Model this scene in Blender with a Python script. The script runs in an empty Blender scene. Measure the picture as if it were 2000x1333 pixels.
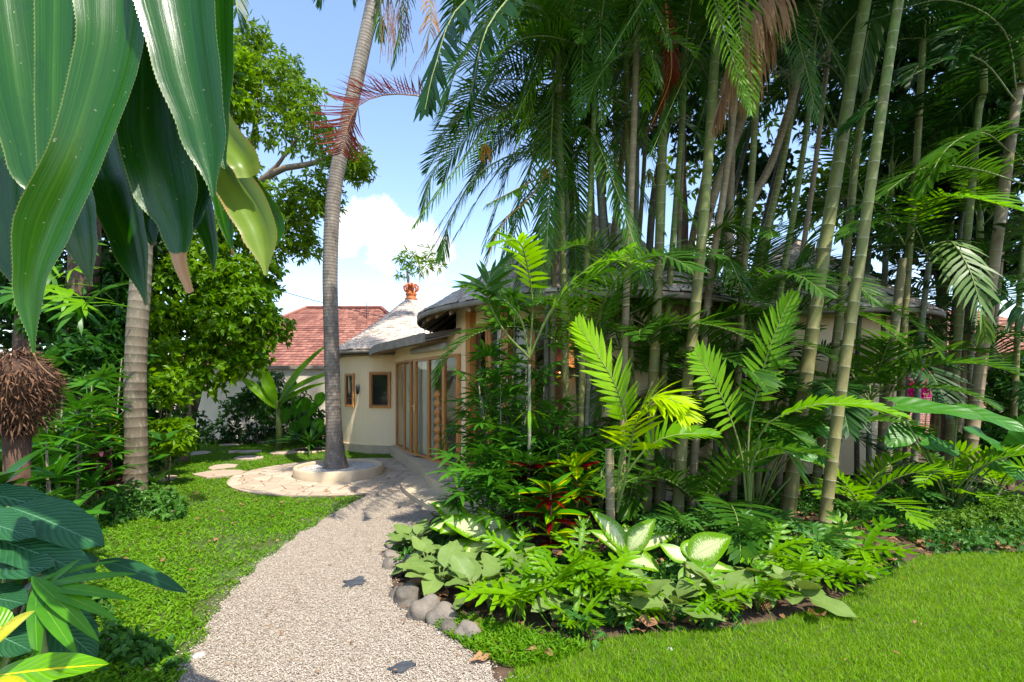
import bpy, math, random
import numpy as np
from mathutils import Vector, Matrix
from math import radians, sin, cos, pi
random.seed(7); RNG = np.random.default_rng(7)
S = bpy.context.scene
F = 944.0; H = 1.7; HY = 755.0
# ---------------------------------------------------------------- camera, sky, sun
cd = bpy.data.cameras.new('camera'); cam = bpy.data.objects.new('camera', cd); S.collection.objects.link(cam)
cam.location = (0, 0, H); cam.rotation_euler = (radians(90), 0, 0)
cd.sensor_width = 36; cd.lens = 36*F/2000; cd.shift_y = (HY-666.5)/2000; cd.clip_start = 0.05; cd.clip_end = 800
S.camera = cam
SUNDIR = Vector((0.36, -0.45, 1.0)).normalized()
w = bpy.data.worlds.new('World'); S.world = w; w.use_nodes = True
nt = w.node_tree; nt.nodes.clear()
def N(t, tree=None, **k):
    n = (tree or nt).nodes.new(t)
    for a, b in k.items(): setattr(n, a, b)
    return n
def mathn(tree, op, a, b=None, c=None, clamp=False):
    n = tree.nodes.new('ShaderNodeMath'); n.operation = op; n.use_clamp = clamp
    for i, v in enumerate((a, b, c)):
        if v is None: continue
        if isinstance(v, (int, float)): n.inputs[i].default_value = v
        else: tree.links.new(v, n.inputs[i])
    return n.outputs[0]
sky = N('ShaderNodeTexSky'); sky.sky_type = 'NISHITA'; sky.sun_disc = False
sky.sun_elevation = math.asin(SUNDIR.z); sky.sun_rotation = math.atan2(SUNDIR.x, SUNDIR.y)
sky.dust_density = 0.6; sky.air_density = 1.0; sky.ozone_density = 1.6
tc = N('ShaderNodeTexCoord')
n1 = N('ShaderNodeTexNoise'); n1.inputs['Scale'].default_value = 4.2; n1.inputs['Detail'].default_value = 9; n1.inputs['Roughness'].default_value = 0.6
mp = N('ShaderNodeMapping'); mp.inputs['Scale'].default_value = (1, 1, 1.9); mp.inputs['Location'].default_value = (3.1, 0.4, 1.2)
nt.links.new(tc.outputs['Generated'], mp.inputs[0]); nt.links.new(mp.outputs[0], n1.inputs[0])
n2 = N('ShaderNodeTexNoise'); n2.inputs['Scale'].default_value = 17; n2.inputs['Detail'].default_value = 8; n2.inputs['Roughness'].default_value = 0.62
nt.links.new(tc.outputs['Generated'], n2.inputs[0])
def blob(px, py, r):
    d = Vector(((px-1000)/F, 1, (HY-py)/F)).normalized()
    v = N('ShaderNodeVectorMath', operation='DISTANCE'); nt.links.new(tc.outputs['Generated'], v.inputs[0]); v.inputs[1].default_value = d
    return mathn(nt, 'SUBTRACT', 1.0, mathn(nt, 'DIVIDE', v.outputs['Value'], r))
bl = None
for a in ((735, 445, .062), (700, 448, .045), (775, 470, .062), (825, 480, .06), (680, 480, .03), (1400, 470, .05)):
    b = blob(*a); bl = b if bl is None else mathn(nt, 'MAXIMUM', bl, b)
cum = mathn(nt, 'MULTIPLY', mathn(nt, 'ADD', bl, mathn(nt, 'MULTIPLY', mathn(nt, 'SUBTRACT', n2.outputs['Fac'], 0.5), 2.6)), 2.6, clamp=True)
thin = mathn(nt, 'MULTIPLY', mathn(nt, 'SUBTRACT', n1.outputs['Fac'], 0.52), 1.5, clamp=True)
sep = N('ShaderNodeSeparateXYZ'); nt.links.new(tc.outputs['Generated'], sep.inputs[0])
low = mathn(nt, 'SUBTRACT', 1.0, mathn(nt, 'MULTIPLY', sep.outputs['Z'], 1.9), clamp=True)
thin = mathn(nt, 'MULTIPLY', thin, low)
haze = mathn(nt, 'MULTIPLY', mathn(nt, 'POWER', low, 3.0), 0.14)
fac = mathn(nt, 'MAXIMUM', mathn(nt, 'MAXIMUM', cum, thin), haze, clamp=True)
mx = N('ShaderNodeMix', data_type='RGBA'); mx.inputs['B'].default_value = (3.7, 3.8, 3.95, 1)
gm = N('ShaderNodeMix', data_type='RGBA'); gm.blend_type='MULTIPLY'; gm.inputs['Factor'].default_value=1; gm.inputs['B'].default_value=(1.08,1.06,1.08,1)
nt.links.new(sky.outputs[0], gm.inputs['A'])
nt.links.new(fac, mx.inputs['Factor']); nt.links.new(gm.outputs['Result'], mx.inputs['A'])
bg = N('ShaderNodeBackground'); bg.inputs['Strength'].default_value = 0.15
nt.links.new(mx.outputs['Result'], bg.inputs[0])
wo = N('ShaderNodeOutputWorld'); nt.links.new(bg.outputs[0], wo.inputs[0])
sl = bpy.data.lights.new('sun', 'SUN'); sl.energy = 3.6; sl.angle = radians(0.53); sl.color = (1, .94, .84)
sun = bpy.data.objects.new('sun', sl); S.collection.objects.link(sun); sun.rotation_euler = (-SUNDIR).to_track_quat('-Z', 'Y').to_euler()
sun.location = (4, -6, 14)
vs = S.view_settings; vs.view_transform = 'Standard'; vs.look = 'None'; vs.exposure = 1.27; vs.gamma = 1; vs.use_curve_mapping = False
S.render.engine = 'CYCLES'; S.cycles.max_bounces = 8; S.cycles.transparent_max_bounces = 12

# ---------------------------------------------------------------- helpers
COL = S.collection
def P(px, py, Y): return Vector(((px-1000)*Y/F, Y, H+(HY-py)*Y/F))
def gnd(px, py):
    Y = F*H/(py-HY); return Vector(((px-1000)*Y/F, Y, 0))
def gy(py): return F*H/(py-HY)
def empty(name, label, cat, loc=(0,0,0), group=None, rz=0):
    o = bpy.data.objects.new(name, None); COL.objects.link(o); o.location = loc; o.rotation_euler[2] = rz
    o.empty_display_size = .1
    if label: o['label'] = label; o['category'] = cat
    if group: o['group'] = group
    return o
def tag(o, label, cat, group=None, kind=None):
    if label: o['label'] = label
    if cat: o['category'] = cat
    if group: o['group'] = group
    if kind: o['kind'] = kind
    return o
class G:
    """collects faces; build() links one mesh"""
    def __init__(s): s.v=[]; s.f=[]; s.m=[]; s.uv=[]; s.t=[]
    def add(s, V, Fc, m=0, uv=None, t=0.5):
        o = len(s.v); s.v.extend([tuple(p) for p in V])
        s.f.extend([tuple(i+o for i in f) for f in Fc]); s.m.extend([m]*len(Fc))
        s.uv.extend(uv if uv is not None else [(0.5,0.5)]*len(V))
        s.t.extend(t if isinstance(t, (list, np.ndarray)) else [t]*len(V))
    def box(s, c, d, rz=0, m=0, t=.5):
        c=Vector(c); R=Matrix.Rotation(rz,3,'Z'); V=[]
        for z in (-1,1):
            for x,y in ((-1,-1),(1,-1),(1,1),(-1,1)): V.append(c+R@Vector((x*d[0]/2,y*d[1]/2,z*d[2]/2)))
        s.add(V, [(0,3,2,1),(4,5,6,7),(0,1,5,4),(1,2,6,5),(2,3,7,6),(3,0,4,7)], m, None, t)
    def prism(s, poly, z0, z1, m=0, t=.5, cap=True):
        n=len(poly); V=[(p[0],p[1],z0) for p in poly]+[(p[0],p[1],z1) for p in poly]
        Fc=[(i,(i+1)%n,(i+1)%n+n,i+n) for i in range(n)]
        if cap: Fc+= [tuple(range(n,2*n)), tuple(range(n-1,-1,-1))]
        s.add(V,Fc,m,None,t)
    def tube(s, pts, rad, n=8, m=0, t=None, cap=True):
        pts=[Vector(p) for p in pts]; K=len(pts); V=[]; uv=[]; T=[]
        if not hasattr(rad,'__len__'): rad=[rad]*K
        prev=None; L=0
        for k in range(K):
            d=(pts[min(k+1,K-1)]-pts[max(k-1,0)]); d=d.normalized() if d.length>1e-9 else Vector((0,0,1))
            if prev is None:
                a=Vector((1,0,0)) if abs(d.x)<.9 else Vector((0,1,0)); prev=(a-d*a.dot(d)).normalized()
            else:
                prev=(prev-d*prev.dot(d)); prev=prev.normalized() if prev.length>1e-9 else Vector((1,0,0))
            b=d.cross(prev)
            if k: L+=(pts[k]-pts[k-1]).length
            for i in range(n):
                a=2*pi*i/n; V.append(pts[k]+(prev*cos(a)+b*sin(a))*rad[k]); uv.append((i/n,L)); T.append(.5 if t is None else (t[k] if hasattr(t,'__len__') else t))
        Fc=[(k*n+i,k*n+(i+1)%n,(k+1)*n+(i+1)%n,(k+1)*n+i) for k in range(K-1) for i in range(n)]
        if cap: Fc+=[tuple(range(n-1,-1,-1)), tuple((K-1)*n+i for i in range(n))]
        s.add(V,Fc,m,uv,T)
    def mesh(s, name, mats, smooth=True):
        me=bpy.data.meshes.new(name)
        me.from_pydata(s.v,[],s.f)
        for mm in (mats if isinstance(mats,(list,tuple)) else [mats]): me.materials.append(mm)
        me.polygons.foreach_set('material_index', s.m)
        me.polygons.foreach_set('use_smooth', [smooth]*len(s.f))
        lv=np.empty(len(me.loops),dtype=np.int32); me.loops.foreach_get('vertex_index',lv)
        ul=me.uv_layers.new(name='uv'); ul.data.foreach_set('uv', np.array(s.uv,dtype=np.float32)[lv].ravel())
        at=me.attributes.new('tint','FLOAT','POINT'); at.data.foreach_set('value', np.array(s.t,dtype=np.float32))
        me.update(); return me
    def build(s, name, mats, parent=None, smooth=True, loc=None):
        me=s.mesh(name,mats,smooth); o=bpy.data.objects.new(name,me); COL.objects.link(o)
        if parent is not None: o.parent=parent
        if loc is not None: o.location=loc
        return o
def inst(me, name, parent, M):
    o=bpy.data.objects.new(name,me); COL.objects.link(o); o.parent=parent; o.matrix_basis=M; return o
def bigmesh(name, V, Q, mats, tint=None, smooth=False, tri=False, parent=None, uv=None):
    """V (n,3) Q (m,k) arrays"""
    k=Q.shape[1]; me=bpy.data.meshes.new(name)
    me.vertices.add(len(V)); me.vertices.foreach_set('co', V.astype(np.float32).ravel())
    me.loops.add(Q.size); me.loops.foreach_set('vertex_index', Q.astype(np.int32).ravel())
    me.polygons.add(len(Q)); me.polygons.foreach_set('loop_start', np.arange(0,Q.size,k,dtype=np.int32))
    me.polygons.foreach_set('use_smooth', np.full(len(Q), smooth))
    me.materials.append(mats)
    if uv is not None:
        ul=me.uv_layers.new(name='uv'); ul.data.foreach_set('uv', uv[Q.ravel()].astype(np.float32).ravel())
    at=me.attributes.new('tint','FLOAT','POINT'); at.data.foreach_set('value', (np.full(len(V),.5) if tint is None else tint).astype(np.float32))
    me.update(calc_edges=True); me.validate()
    o=bpy.data.objects.new(name,me); COL.objects.link(o)
    if parent is not None: o.parent=parent
    return o
def curve(pts, n):
    pts=[Vector(p) for p in pts]
    if len(pts)==2: return [pts[0].lerp(pts[1],i/(n-1)) for i in range(n)]
    q=[pts[0]*2-pts[1]]+pts+[pts[-1]*2-pts[-2]]; out=[]
    m=len(pts)-1
    for i in range(n):
        u=i/(n-1)*m; k=min(int(u),m-1); t=u-k; a,b,c,d=q[k:k+4]
        out.append(0.5*((2*b)+(c-a)*t+(2*a-5*b+4*c-d)*t*t+(3*b-a-3*c+d)*t**3))
    return out
def inpoly(x,y,poly):
    r=np.zeros(len(x),bool); n=len(poly)
    for i in range(n):
        x0,y0=poly[i][0],poly[i][1]; x1,y1=poly[i-1][0],poly[i-1][1]
        c=((y0>y)!=(y1>y))&(x<(x1-x0)*(y-y0)/((y1-y0) if y1!=y0 else 1e-9)+x0); r^=c
    return r

# ---------------------------------------------------------------- materials
MATS={}
def newmat(name):
    m=bpy.data.materials.new(name); m.use_nodes=True; t=m.node_tree; t.nodes.clear(); return m,t
def lk(t,a,b): t.links.new(a,b)
def ramp(t, fac, cols):
    r=t.nodes.new('ShaderNodeValToRGB'); e=r.color_ramp.elements
    while len(e)<len(cols): e.new(.5)
    for i,(p,c) in enumerate(cols): e[i].position=p; e[i].color=(*c,1)
    if fac is not None: lk(t,fac,r.inputs[0])
    return r.outputs[0]
def noise(t, scale, detail=4, rough=.55, vec=None, out='Fac', mapscale=None):
    n=t.nodes.new('ShaderNodeTexNoise'); n.inputs['Scale'].default_value=scale; n.inputs['Detail'].default_value=detail; n.inputs['Roughness'].default_value=rough
    if vec is None:
        c=t.nodes.new('ShaderNodeTexCoord'); vec=c.outputs['Object']
    if mapscale:
        mm=t.nodes.new('ShaderNodeMapping'); mm.inputs['Scale'].default_value=mapscale; lk(t,vec,mm.inputs[0]); vec=mm.outputs[0]
    lk(t,vec,n.inputs['Vector']); return n.outputs[out]
def mix(t,f,a,b,bt='MIX'):
    n=t.nodes.new('ShaderNodeMix'); n.data_type='RGBA'; n.blend_type=bt
    for k,v in (('Factor',f),('A',a),('B',b)):
        if isinstance(v,(int,float)): n.inputs[k].default_value=v
        elif isinstance(v,tuple): n.inputs[k].default_value=(*v,1)
        else: lk(t,v,n.inputs[k])
    return n.outputs['Result']
def attr(t,name='tint'):
    a=t.nodes.new('ShaderNodeAttribute'); a.attribute_name=name; return a.outputs['Fac']
def bump(t, h, st=.3, dist=.01):
    b=t.nodes.new('ShaderNodeBump'); b.inputs['Strength'].default_value=st; b.inputs['Distance'].default_value=dist; lk(t,h,b.inputs['Height']); return b.outputs[0]
def objrand(t):
    o=t.nodes.new('ShaderNodeObjectInfo'); return o.outputs['Random']
def out(t, sh): o=t.nodes.new('ShaderNodeOutputMaterial'); lk(t,sh,o.inputs[0])
def pbsdf(t, col, rough=.6, spec=.5, nrm=None, metal=0):
    p=t.nodes.new('ShaderNodeBsdfPrincipled'); p.inputs['Roughness'].default_value=rough if isinstance(rough,(int,float)) else .5
    if not isinstance(rough,(int,float)): lk(t,rough,p.inputs['Roughness'])
    p.inputs['Specular IOR Level'].default_value=spec; p.inputs['Metallic'].default_value=metal
    if isinstance(col,tuple): p.inputs['Base Color'].default_value=(*col,1)
    else: lk(t,col,p.inputs['Base Color'])
    if nrm is not None: lk(t,nrm,p.inputs['Normal'])
    return p.outputs[0]
def uvsep(t):
    u=t.nodes.new('ShaderNodeUVMap'); u.uv_map='uv'; s=t.nodes.new('ShaderNodeSeparateXYZ'); lk(t,u.outputs[0],s.inputs[0]); return u.outputs[0],s.outputs['X'],s.outputs['Y']
def leafshade(t, col, rough, trans, nrm=None, spec=.5, tcol=(1.5,1.35,.6)):
    hs=t.nodes.new('ShaderNodeHueSaturation'); hs.inputs['Saturation'].default_value=1.12; lk(t,col,hs.inputs['Color']); col=hs.outputs[0]
    p=pbsdf(t,col,rough,spec,nrm)
    tr=t.nodes.new('ShaderNodeBsdfTranslucent'); lk(t,mix(t,1.0,col,tcol,'MULTIPLY'),tr.inputs[0])
    m=t.nodes.new('ShaderNodeMixShader'); m.inputs[0].default_value=trans; lk(t,p,m.inputs[1]); lk(t,tr.outputs[0],m.inputs[2]); out(t,m.outputs[0])
def leafmat(name, dark, light, rough=.38, trans=.3, spot=None, spec=.26, midrib=None, veins=0, edge=None):
    m,t=newmat(name)
    f=mathn(t,'ADD',mathn(t,'MULTIPLY',attr(t),.6),mathn(t,'MULTIPLY',objrand(t),.4))
    nz=noise(t,9,3)
    f=mathn(t,'ADD',f,mathn(t,'MULTIPLY',mathn(t,'SUBTRACT',nz,.5),.7),clamp=True)
    col=ramp(t,f,[(0,dark),(1,light)])
    nrm=None
    if midrib or veins or spot or edge:
        uv,u,v=uvsep(t); a=mathn(t,'ABSOLUTE',mathn(t,'SUBTRACT',u,.5))
        if veins:
            wv=mathn(t,'SINE',mathn(t,'MULTIPLY',mathn(t,'SUBTRACT',v,mathn(t,'MULTIPLY',a,.55)),veins))
            nrm=bump(t,wv,.5,.004)
            col=mix(t,mathn(t,'MULTIPLY',mathn(t,'GREATER_THAN',wv,.86),.22),col,tuple(min(1,c*1.9+.02) for c in light))
        if edge:
            e=mathn(t,'MULTIPLY',mathn(t,'SUBTRACT',mathn(t,'ADD',a,mathn(t,'MULTIPLY',noise(t,14,3),.12)),.50),14,clamp=True)
            col=mix(t,e,col,edge)
        if spot: # variegation spreading from the midrib along side veins
            st=noise(t,1,5,.7,vec=uv,mapscale=(7,46,1))
            sh=mathn(t,'SUBTRACT',mathn(t,'MULTIPLY',mathn(t,'SINE',mathn(t,'MULTIPLY',mathn(t,'POWER',v,.8),pi)),.37),a)
            fac=mathn(t,'MULTIPLY',mathn(t,'ADD',sh,mathn(t,'MULTIPLY',mathn(t,'SUBTRACT',st,.50),1.25)),5,clamp=True)
            col=mix(t,fac,col,spot)
        if midrib:
            fm=mathn(t,'MULTIPLY',mathn(t,'SUBTRACT',midrib[1],a),60,clamp=True)
            col=mix(t,fm,col,midrib[0])
    leafshade(t,col,rough,trans,nrm,spec)
    MATS[name]=m; return m
def simple(name, c1, c2, scale=6, rough=.8, detail=5, bst=.0, bscale=30, bd=.01, spec=.3, mapscale=None, orand=0):
    m,t=newmat(name); f=noise(t,scale,detail,.6,mapscale=mapscale)
    f=mathn(t,'ADD',mathn(t,'MULTIPLY',mathn(t,'SUBTRACT',f,.5),2.0),.5,clamp=True)
    if orand: f=mathn(t,'ADD',mathn(t,'MULTIPLY',f,1-orand),mathn(t,'MULTIPLY',mathn(t,'FRACT',mathn(t,'ADD',objrand(t),attr(t))),orand),clamp=True)
    col=ramp(t,f,[(0,c1),(1,c2)]); nrm=bump(t,noise(t,bscale,6,.65,mapscale=mapscale),bst,bd) if bst else None
    out(t,pbsdf(t,col,rough,spec,nrm)); MATS[name]=m; return m

m_frond=leafmat('frond_green',(.022,.075,.014),(.09,.20,.028),.42,.4)
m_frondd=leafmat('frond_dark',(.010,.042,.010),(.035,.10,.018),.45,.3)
m_frondb=leafmat('frond_bright',(.09,.24,.02),(.22,.42,.035),.45,.48)
m_frondy=leafmat('frond_yellow',(.27,.46,.015),(.50,.62,.03),.4,.5)
m_frondyg=leafmat('frond_lime',(.15,.35,.02),(.33,.53,.035),.4,.5)
m_frondr=leafmat('frond_rust',(.09,.018,.012),(.24,.05,.025),.55,.3)
m_frondbr=leafmat('frond_dry',(.26,.15,.085),(.50,.34,.22),.7,.3)
m_rach=simple('rachis_green',(.09,.15,.03),(.22,.26,.07),12,.5)
m_rachy=simple('rachis_orange',(.42,.20,.03),(.55,.30,.06),12,.5)
m_rachb=simple('rachis_brown',(.16,.08,.05),(.30,.18,.10),12,.7)
m_lady=leafmat('lady_palm_leaf',(.022,.085,.016),(.085,.21,.03),.36,.32)
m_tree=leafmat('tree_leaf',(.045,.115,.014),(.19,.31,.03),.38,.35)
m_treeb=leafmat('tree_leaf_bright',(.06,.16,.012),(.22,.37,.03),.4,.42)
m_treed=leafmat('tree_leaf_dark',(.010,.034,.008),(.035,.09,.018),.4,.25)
m_shrub=leafmat('shrub_leaf',(.016,.06,.012),(.06,.16,.025),.34,.28)
m_cover=leafmat('cover_leaf',(.05,.12,.02),(.16,.28,.045),.5,.3)
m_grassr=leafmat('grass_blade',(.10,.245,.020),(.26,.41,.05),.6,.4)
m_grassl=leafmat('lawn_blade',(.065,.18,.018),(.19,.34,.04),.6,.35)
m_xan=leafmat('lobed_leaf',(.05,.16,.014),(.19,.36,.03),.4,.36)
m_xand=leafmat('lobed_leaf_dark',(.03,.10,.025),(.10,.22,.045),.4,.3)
m_hom=leafmat('sage_leaf',(.10,.17,.045),(.21,.28,.09),.5,.22,midrib=((.30,.36,.17),.013))
m_die=leafmat('variegated_leaf',(.09,.21,.02),(.17,.33,.03),.35,.3,spot=(.62,.66,.36),midrib=((.28,.36,.12),.016))
m_dry=leafmat('dry_leaf',(.16,.075,.04),(.40,.24,.14),.7,.15,veins=40)
m_crg=leafmat('croton_green',(.02,.10,.015),(.09,.25,.025),.28,.22,midrib=((.70,.42,.04),.045))
m_cry=leafmat('croton_yellow',(.10,.26,.02),(.25,.42,.03),.3,.3,midrib=((.75,.55,.05),.08))
m_crr=leafmat('croton_red',(.065,.006,.010),(.17,.015,.017),.3,.25,midrib=((.5,.05,.04),.03))
m_crp=leafmat('croton_purple',(.05,.015,.022),(.13,.035,.05),.35,.2)
m_teal=leafmat('teal_leaf',(.010,.050,.018),(.038,.115,.045),.42,.2,midrib=((.13,.26,.15),.018),veins=90)
m_ging=leafmat('ginger_leaf',(.03,.12,.018),(.09,.24,.03),.33,.3,midrib=((.20,.36,.08),.02))
m_goldv=leafmat('gold_variegated_leaf',(.08,.25,.015),(.16,.36,.02),.3,.3,midrib=((.75,.62,.03),.035),veins=50)
m_gold=leafmat('gold_leaf',(.10,.24,.015),(.62,.48,.02),.3,.3,spot=(.8,.6,.02))
m_alo=leafmat('elephant_ear_leaf',(.03,.12,.02),(.075,.20,.035),.36,.33,midrib=((.16,.30,.08),.014),veins=36)
m_pink=leafmat('bougainvillea_bract',(.55,.03,.30),(.85,.10,.55),.6,.3)
def giantmat():
    m,t=newmat('giant_leaf'); uv,u,v=uvsep(t)
    st=noise(t,1,6,.7,vec=uv,mapscale=(26,.45,1)); st2=noise(t,1,3,.5,vec=uv,mapscale=(3,3,1))
    f=mathn(t,'ADD',mathn(t,'MULTIPLY',mathn(t,'SUBTRACT',st,.5),1.3),mathn(t,'ADD',mathn(t,'MULTIPLY',st2,.5),mathn(t,'MULTIPLY',objrand(t),.25)),clamp=True)
    col=ramp(t,f,[(0,(.008,.042,.006)),(.5,(.024,.092,.010)),(1,(.085,.19,.028))])
    a=mathn(t,'ABSOLUTE',mathn(t,'SUBTRACT',u,.5))
    col=mix(t,mathn(t,'MULTIPLY',mathn(t,'SUBTRACT',a,.486),90,clamp=True),col,(.15,.21,.06))
    br=mathn(t,'MULTIPLY',mathn(t,'SUBTRACT',mathn(t,'ADD',attr(t),mathn(t,'MULTIPLY',mathn(t,'SUBTRACT',st2,.5),.5)),.60),6,clamp=True)
    col=mix(t,br,col,ramp(t,st,[(0,(.22,.10,.04)),(1,(.52,.34,.18))]))
    fl=noise(t,70,2,.5); col=mix(t,mathn(t,'MULTIPLY',mathn(t,'GREATER_THAN',fl,.735),.6),col,(.30,.33,.20)); ds=noise(t,7,6,.7); col=mix(t,mathn(t,'MULTIPLY',mathn(t,'SUBTRACT',ds,.56),4,clamp=True),col,(.012,.05,.012))
    rr=ramp(t,noise(t,1,4,.6,vec=uv,mapscale=(9,2.2,1)),[(.3,(.16,.16,.16)),(.75,(.34,.34,.34))])
    leafshade(t,col,rr,.14,bump(t,st,.22,.006),.42); MATS['giant']=m; return m
m_giant=giantmat()
m_giantp=leafmat('giant_leaf_pale',(.13,.22,.045),(.26,.34,.09),.35,.35,edge=(.35,.22,.08))
# bark and stems
def stemmat(name, low, high, ring, gpos=(.2,.8), lich=(.35,.36,.28)):
    m,t=newmat(name); c=t.nodes.new('ShaderNodeTexCoord'); uv,u,v=uvsep(t)
    g=mathn(t,'ADD',v,mathn(t,'MULTIPLY',mathn(t,'SUBTRACT',noise(t,2.2,3),.5),.7),clamp=True)
    col=ramp(t,g,[(gpos[0],low),(gpos[1],high)])
    sp=noise(t,26,5,.7,mapscale=(1,1,.35)); col=mix(t,mathn(t,'MULTIPLY',mathn(t,'SUBTRACT',sp,.54),5,clamp=True),col,lich)
    dk=noise(t,7,4,.6,mapscale=(1,1,.5)); col=mix(t,mathn(t,'MULTIPLY',mathn(t,'SUBTRACT',dk,.50),4,clamp=True),col,tuple(x*.55 for x in low))
    col=mix(t,mathn(t,'MULTIPLY',attr(t),mathn(t,'ADD',.25,mathn(t,'MULTIPLY',noise(t,9,3),1.2)),clamp=True),col,ring)
    out(t,pbsdf(t,col,.62,.3,bump(t,noise(t,40,4,.6,mapscale=(1,1,.25)),.25,.006))); MATS[name]=m; return m
m_stg=stemmat('stem_green',(.20,.175,.06),(.125,.19,.035),(.42,.40,.26),lich=(.26,.27,.13))
m_stt=stemmat('stem_tan',(.26,.19,.105),(.23,.20,.10),(.42,.35,.22),lich=(.34,.28,.17))
m_std=stemmat('stem_dark',(.10,.075,.045),(.07,.085,.04),(.24,.21,.14),lich=(.16,.15,.09))
m_stgr=stemmat('stem_grey',(.25,.22,.175),(.15,.17,.10),(.38,.35,.28))
m_mossy=stemmat('mossy_bark',(.13,.10,.065),(.17,.15,.10),(.08,.06,.04),lich=(.27,.26,.18))
m_coco=stemmat('coconut_bark',(.17,.14,.11),(.25,.22,.18),(.13,.105,.08),lich=(.40,.37,.32))
m_bark=simple('rough_bark',(.035,.022,.015),(.17,.11,.075),8,.9,6,.9,14,.05,mapscale=(1,1,.28))
m_barkl=simple('branch_bark',(.12,.09,.06),(.30,.23,.16),6,.85,5,.5,25,.02)
m_fibre=simple('root_fibre',(.025,.013,.008),(.11,.06,.035),14,.95)
# built surfaces
m_plaster=simple('cream_plaster',(.86,.64,.37),(.93,.74,.49),1.3,.9,7,.2,45,.006,mapscale=(1.6,1.6,.5))
m_plinth=simple('pale_plinth_render',(.42,.325,.205),(.54,.44,.30),3.0,.8,6,.12,50,.004)
m_wallb=simple('boundary_plaster',(.58,.50,.36),(.74,.66,.50),1.1,.9,6,.15,30,.006)
m_wood=simple('teak',(.40,.145,.03),(.60,.27,.065),5,.42,5,.15,40,.003,.5,mapscale=(4,4,.6))
m_woodd=simple('dark_teak',(.16,.05,.02),(.26,.09,.035),5,.45,5,.1,40,.003,.5,mapscale=(4,4,.6))
m_white=simple('weathered_white_board',(.17,.14,.105),(.33,.28,.22),5,.75,4)
m_dark=simple('dark_interior',(.02,.018,.016),(.05,.04,.035),3,.5)
m_black=simple('black_plastic',(.012,.012,.014),(.03,.03,.032),9,.4)
m_shing=simple('weathered_shingle',(.34,.27,.22),(.70,.60,.51),7,.9,6,.5,30,.01,orand=.65)
m_under=simple('roof_underlay',(.10,.08,.065),(.16,.13,.10),4,.9)
m_raft=simple('rafter_timber',(.24,.16,.10),(.40,.29,.19),5,.7)
m_terra=simple('terracotta_tile',(.13,.045,.035),(.36,.16,.11),3,.9,6,.3,30,.01,orand=.7)
m_fin=simple('terracotta_finial',(.38,.09,.025),(.55,.17,.05),12,.6)
m_gravel=simple('gravel_pebble',(.16,.12,.082),(.50,.44,.355),40,.85,orand=.85)
m_gravb=simple('gravel_bed',(.16,.12,.08),(.44,.36,.27),70,.95,6,.6,120,.01)
m_wgrav=simple('white_gravel',(.30,.28,.25),(.52,.50,.46),50,.85,orand=.5)
m_pav=simple('sandstone_paving',(.32,.235,.155),(.52,.42,.31),5,.75,6,.4,35,.008,orand=.45)
m_joint=simple('paving_joint',(.40,.34,.26),(.55,.48,.38),18,.9)
m_rock=simple('river_stone',(.04,.035,.028),(.25,.21,.165),13,.8,8,.8,30,.015,orand=.55)
m_slate=simple('dark_slate',(.03,.035,.04),(.075,.08,.088),14,.6,5,.4,30,.01)
m_soil=simple('garden_soil',(.035,.022,.013),(.12,.075,.045),11,.95,7,.7,40,.02)
m_turf=simple('turf_ground',(.035,.045,.012),(.085,.13,.022),9,.95,6,.6,60,.015)
m_turfl=simple('worn_turf',(.075,.06,.025),(.06,.13,.022),2.2,.95,6,.6,50,.02)
m_curt=simple('linen_curtain',(.80,.72,.56),(.88,.82,.68),3,.9,mapscale=(12,12,.3))
m_wire=simple('cable',(.03,.03,.03),(.05,.05,.05),9,.6)
m_orange=simple('fruit_orange',(.45,.20,.03),(.62,.34,.06),30,.6)
def glassmat():
    m,t=newmat('window_glass'); tr=t.nodes.new('ShaderNodeBsdfTransparent'); tr.inputs[0].default_value=(.93,.96,.95,1)
    gl=t.nodes.new('ShaderNodeBsdfGlossy'); gl.inputs['Roughness'].default_value=.02
    fr=t.nodes.new('ShaderNodeFresnel'); fr.inputs[0].default_value=1.5
    ms=t.nodes.new('ShaderNodeMixShader'); lk(t,mathn(t,'MULTIPLY',fr.outputs[0],.7,clamp=True),ms.inputs[0]); lk(t,tr.outputs[0],ms.inputs[1]); lk(t,gl.outputs[0],ms.inputs[2]); out(t,ms.outputs[0]); return m
m_glass=glassmat()
def emis(name,c,s):
    m,t=newmat(name); e=t.nodes.new('ShaderNodeEmission'); e.inputs[0].default_value=(*c,1); e.inputs[1].default_value=s; out(t,e.outputs[0]); return m
m_lamp=emis('lamp_bulb',(1,.5,.12),6)
def brickmat():
    m,t=newmat('red_brick'); c=t.nodes.new('ShaderNodeTexCoord'); b=t.nodes.new('ShaderNodeTexBrick'); mp=t.nodes.new('ShaderNodeMapping'); mp.inputs['Rotation'].default_value=(radians(90),0,0)
    lk(t,c.outputs['Object'],mp.inputs[0]); lk(t,mp.outputs[0],b.inputs[0]); b.inputs['Scale'].default_value=4; b.inputs['Color1'].default_value=(.38,.12,.07,1); b.inputs['Color2'].default_value=(.25,.08,.05,1); b.inputs['Mortar'].default_value=(.45,.36,.28,1); b.inputs['Mortar Size'].default_value=.03
    out(t,pbsdf(t,b.outputs[0],.9)); return m
m_brick=brickmat()
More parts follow.
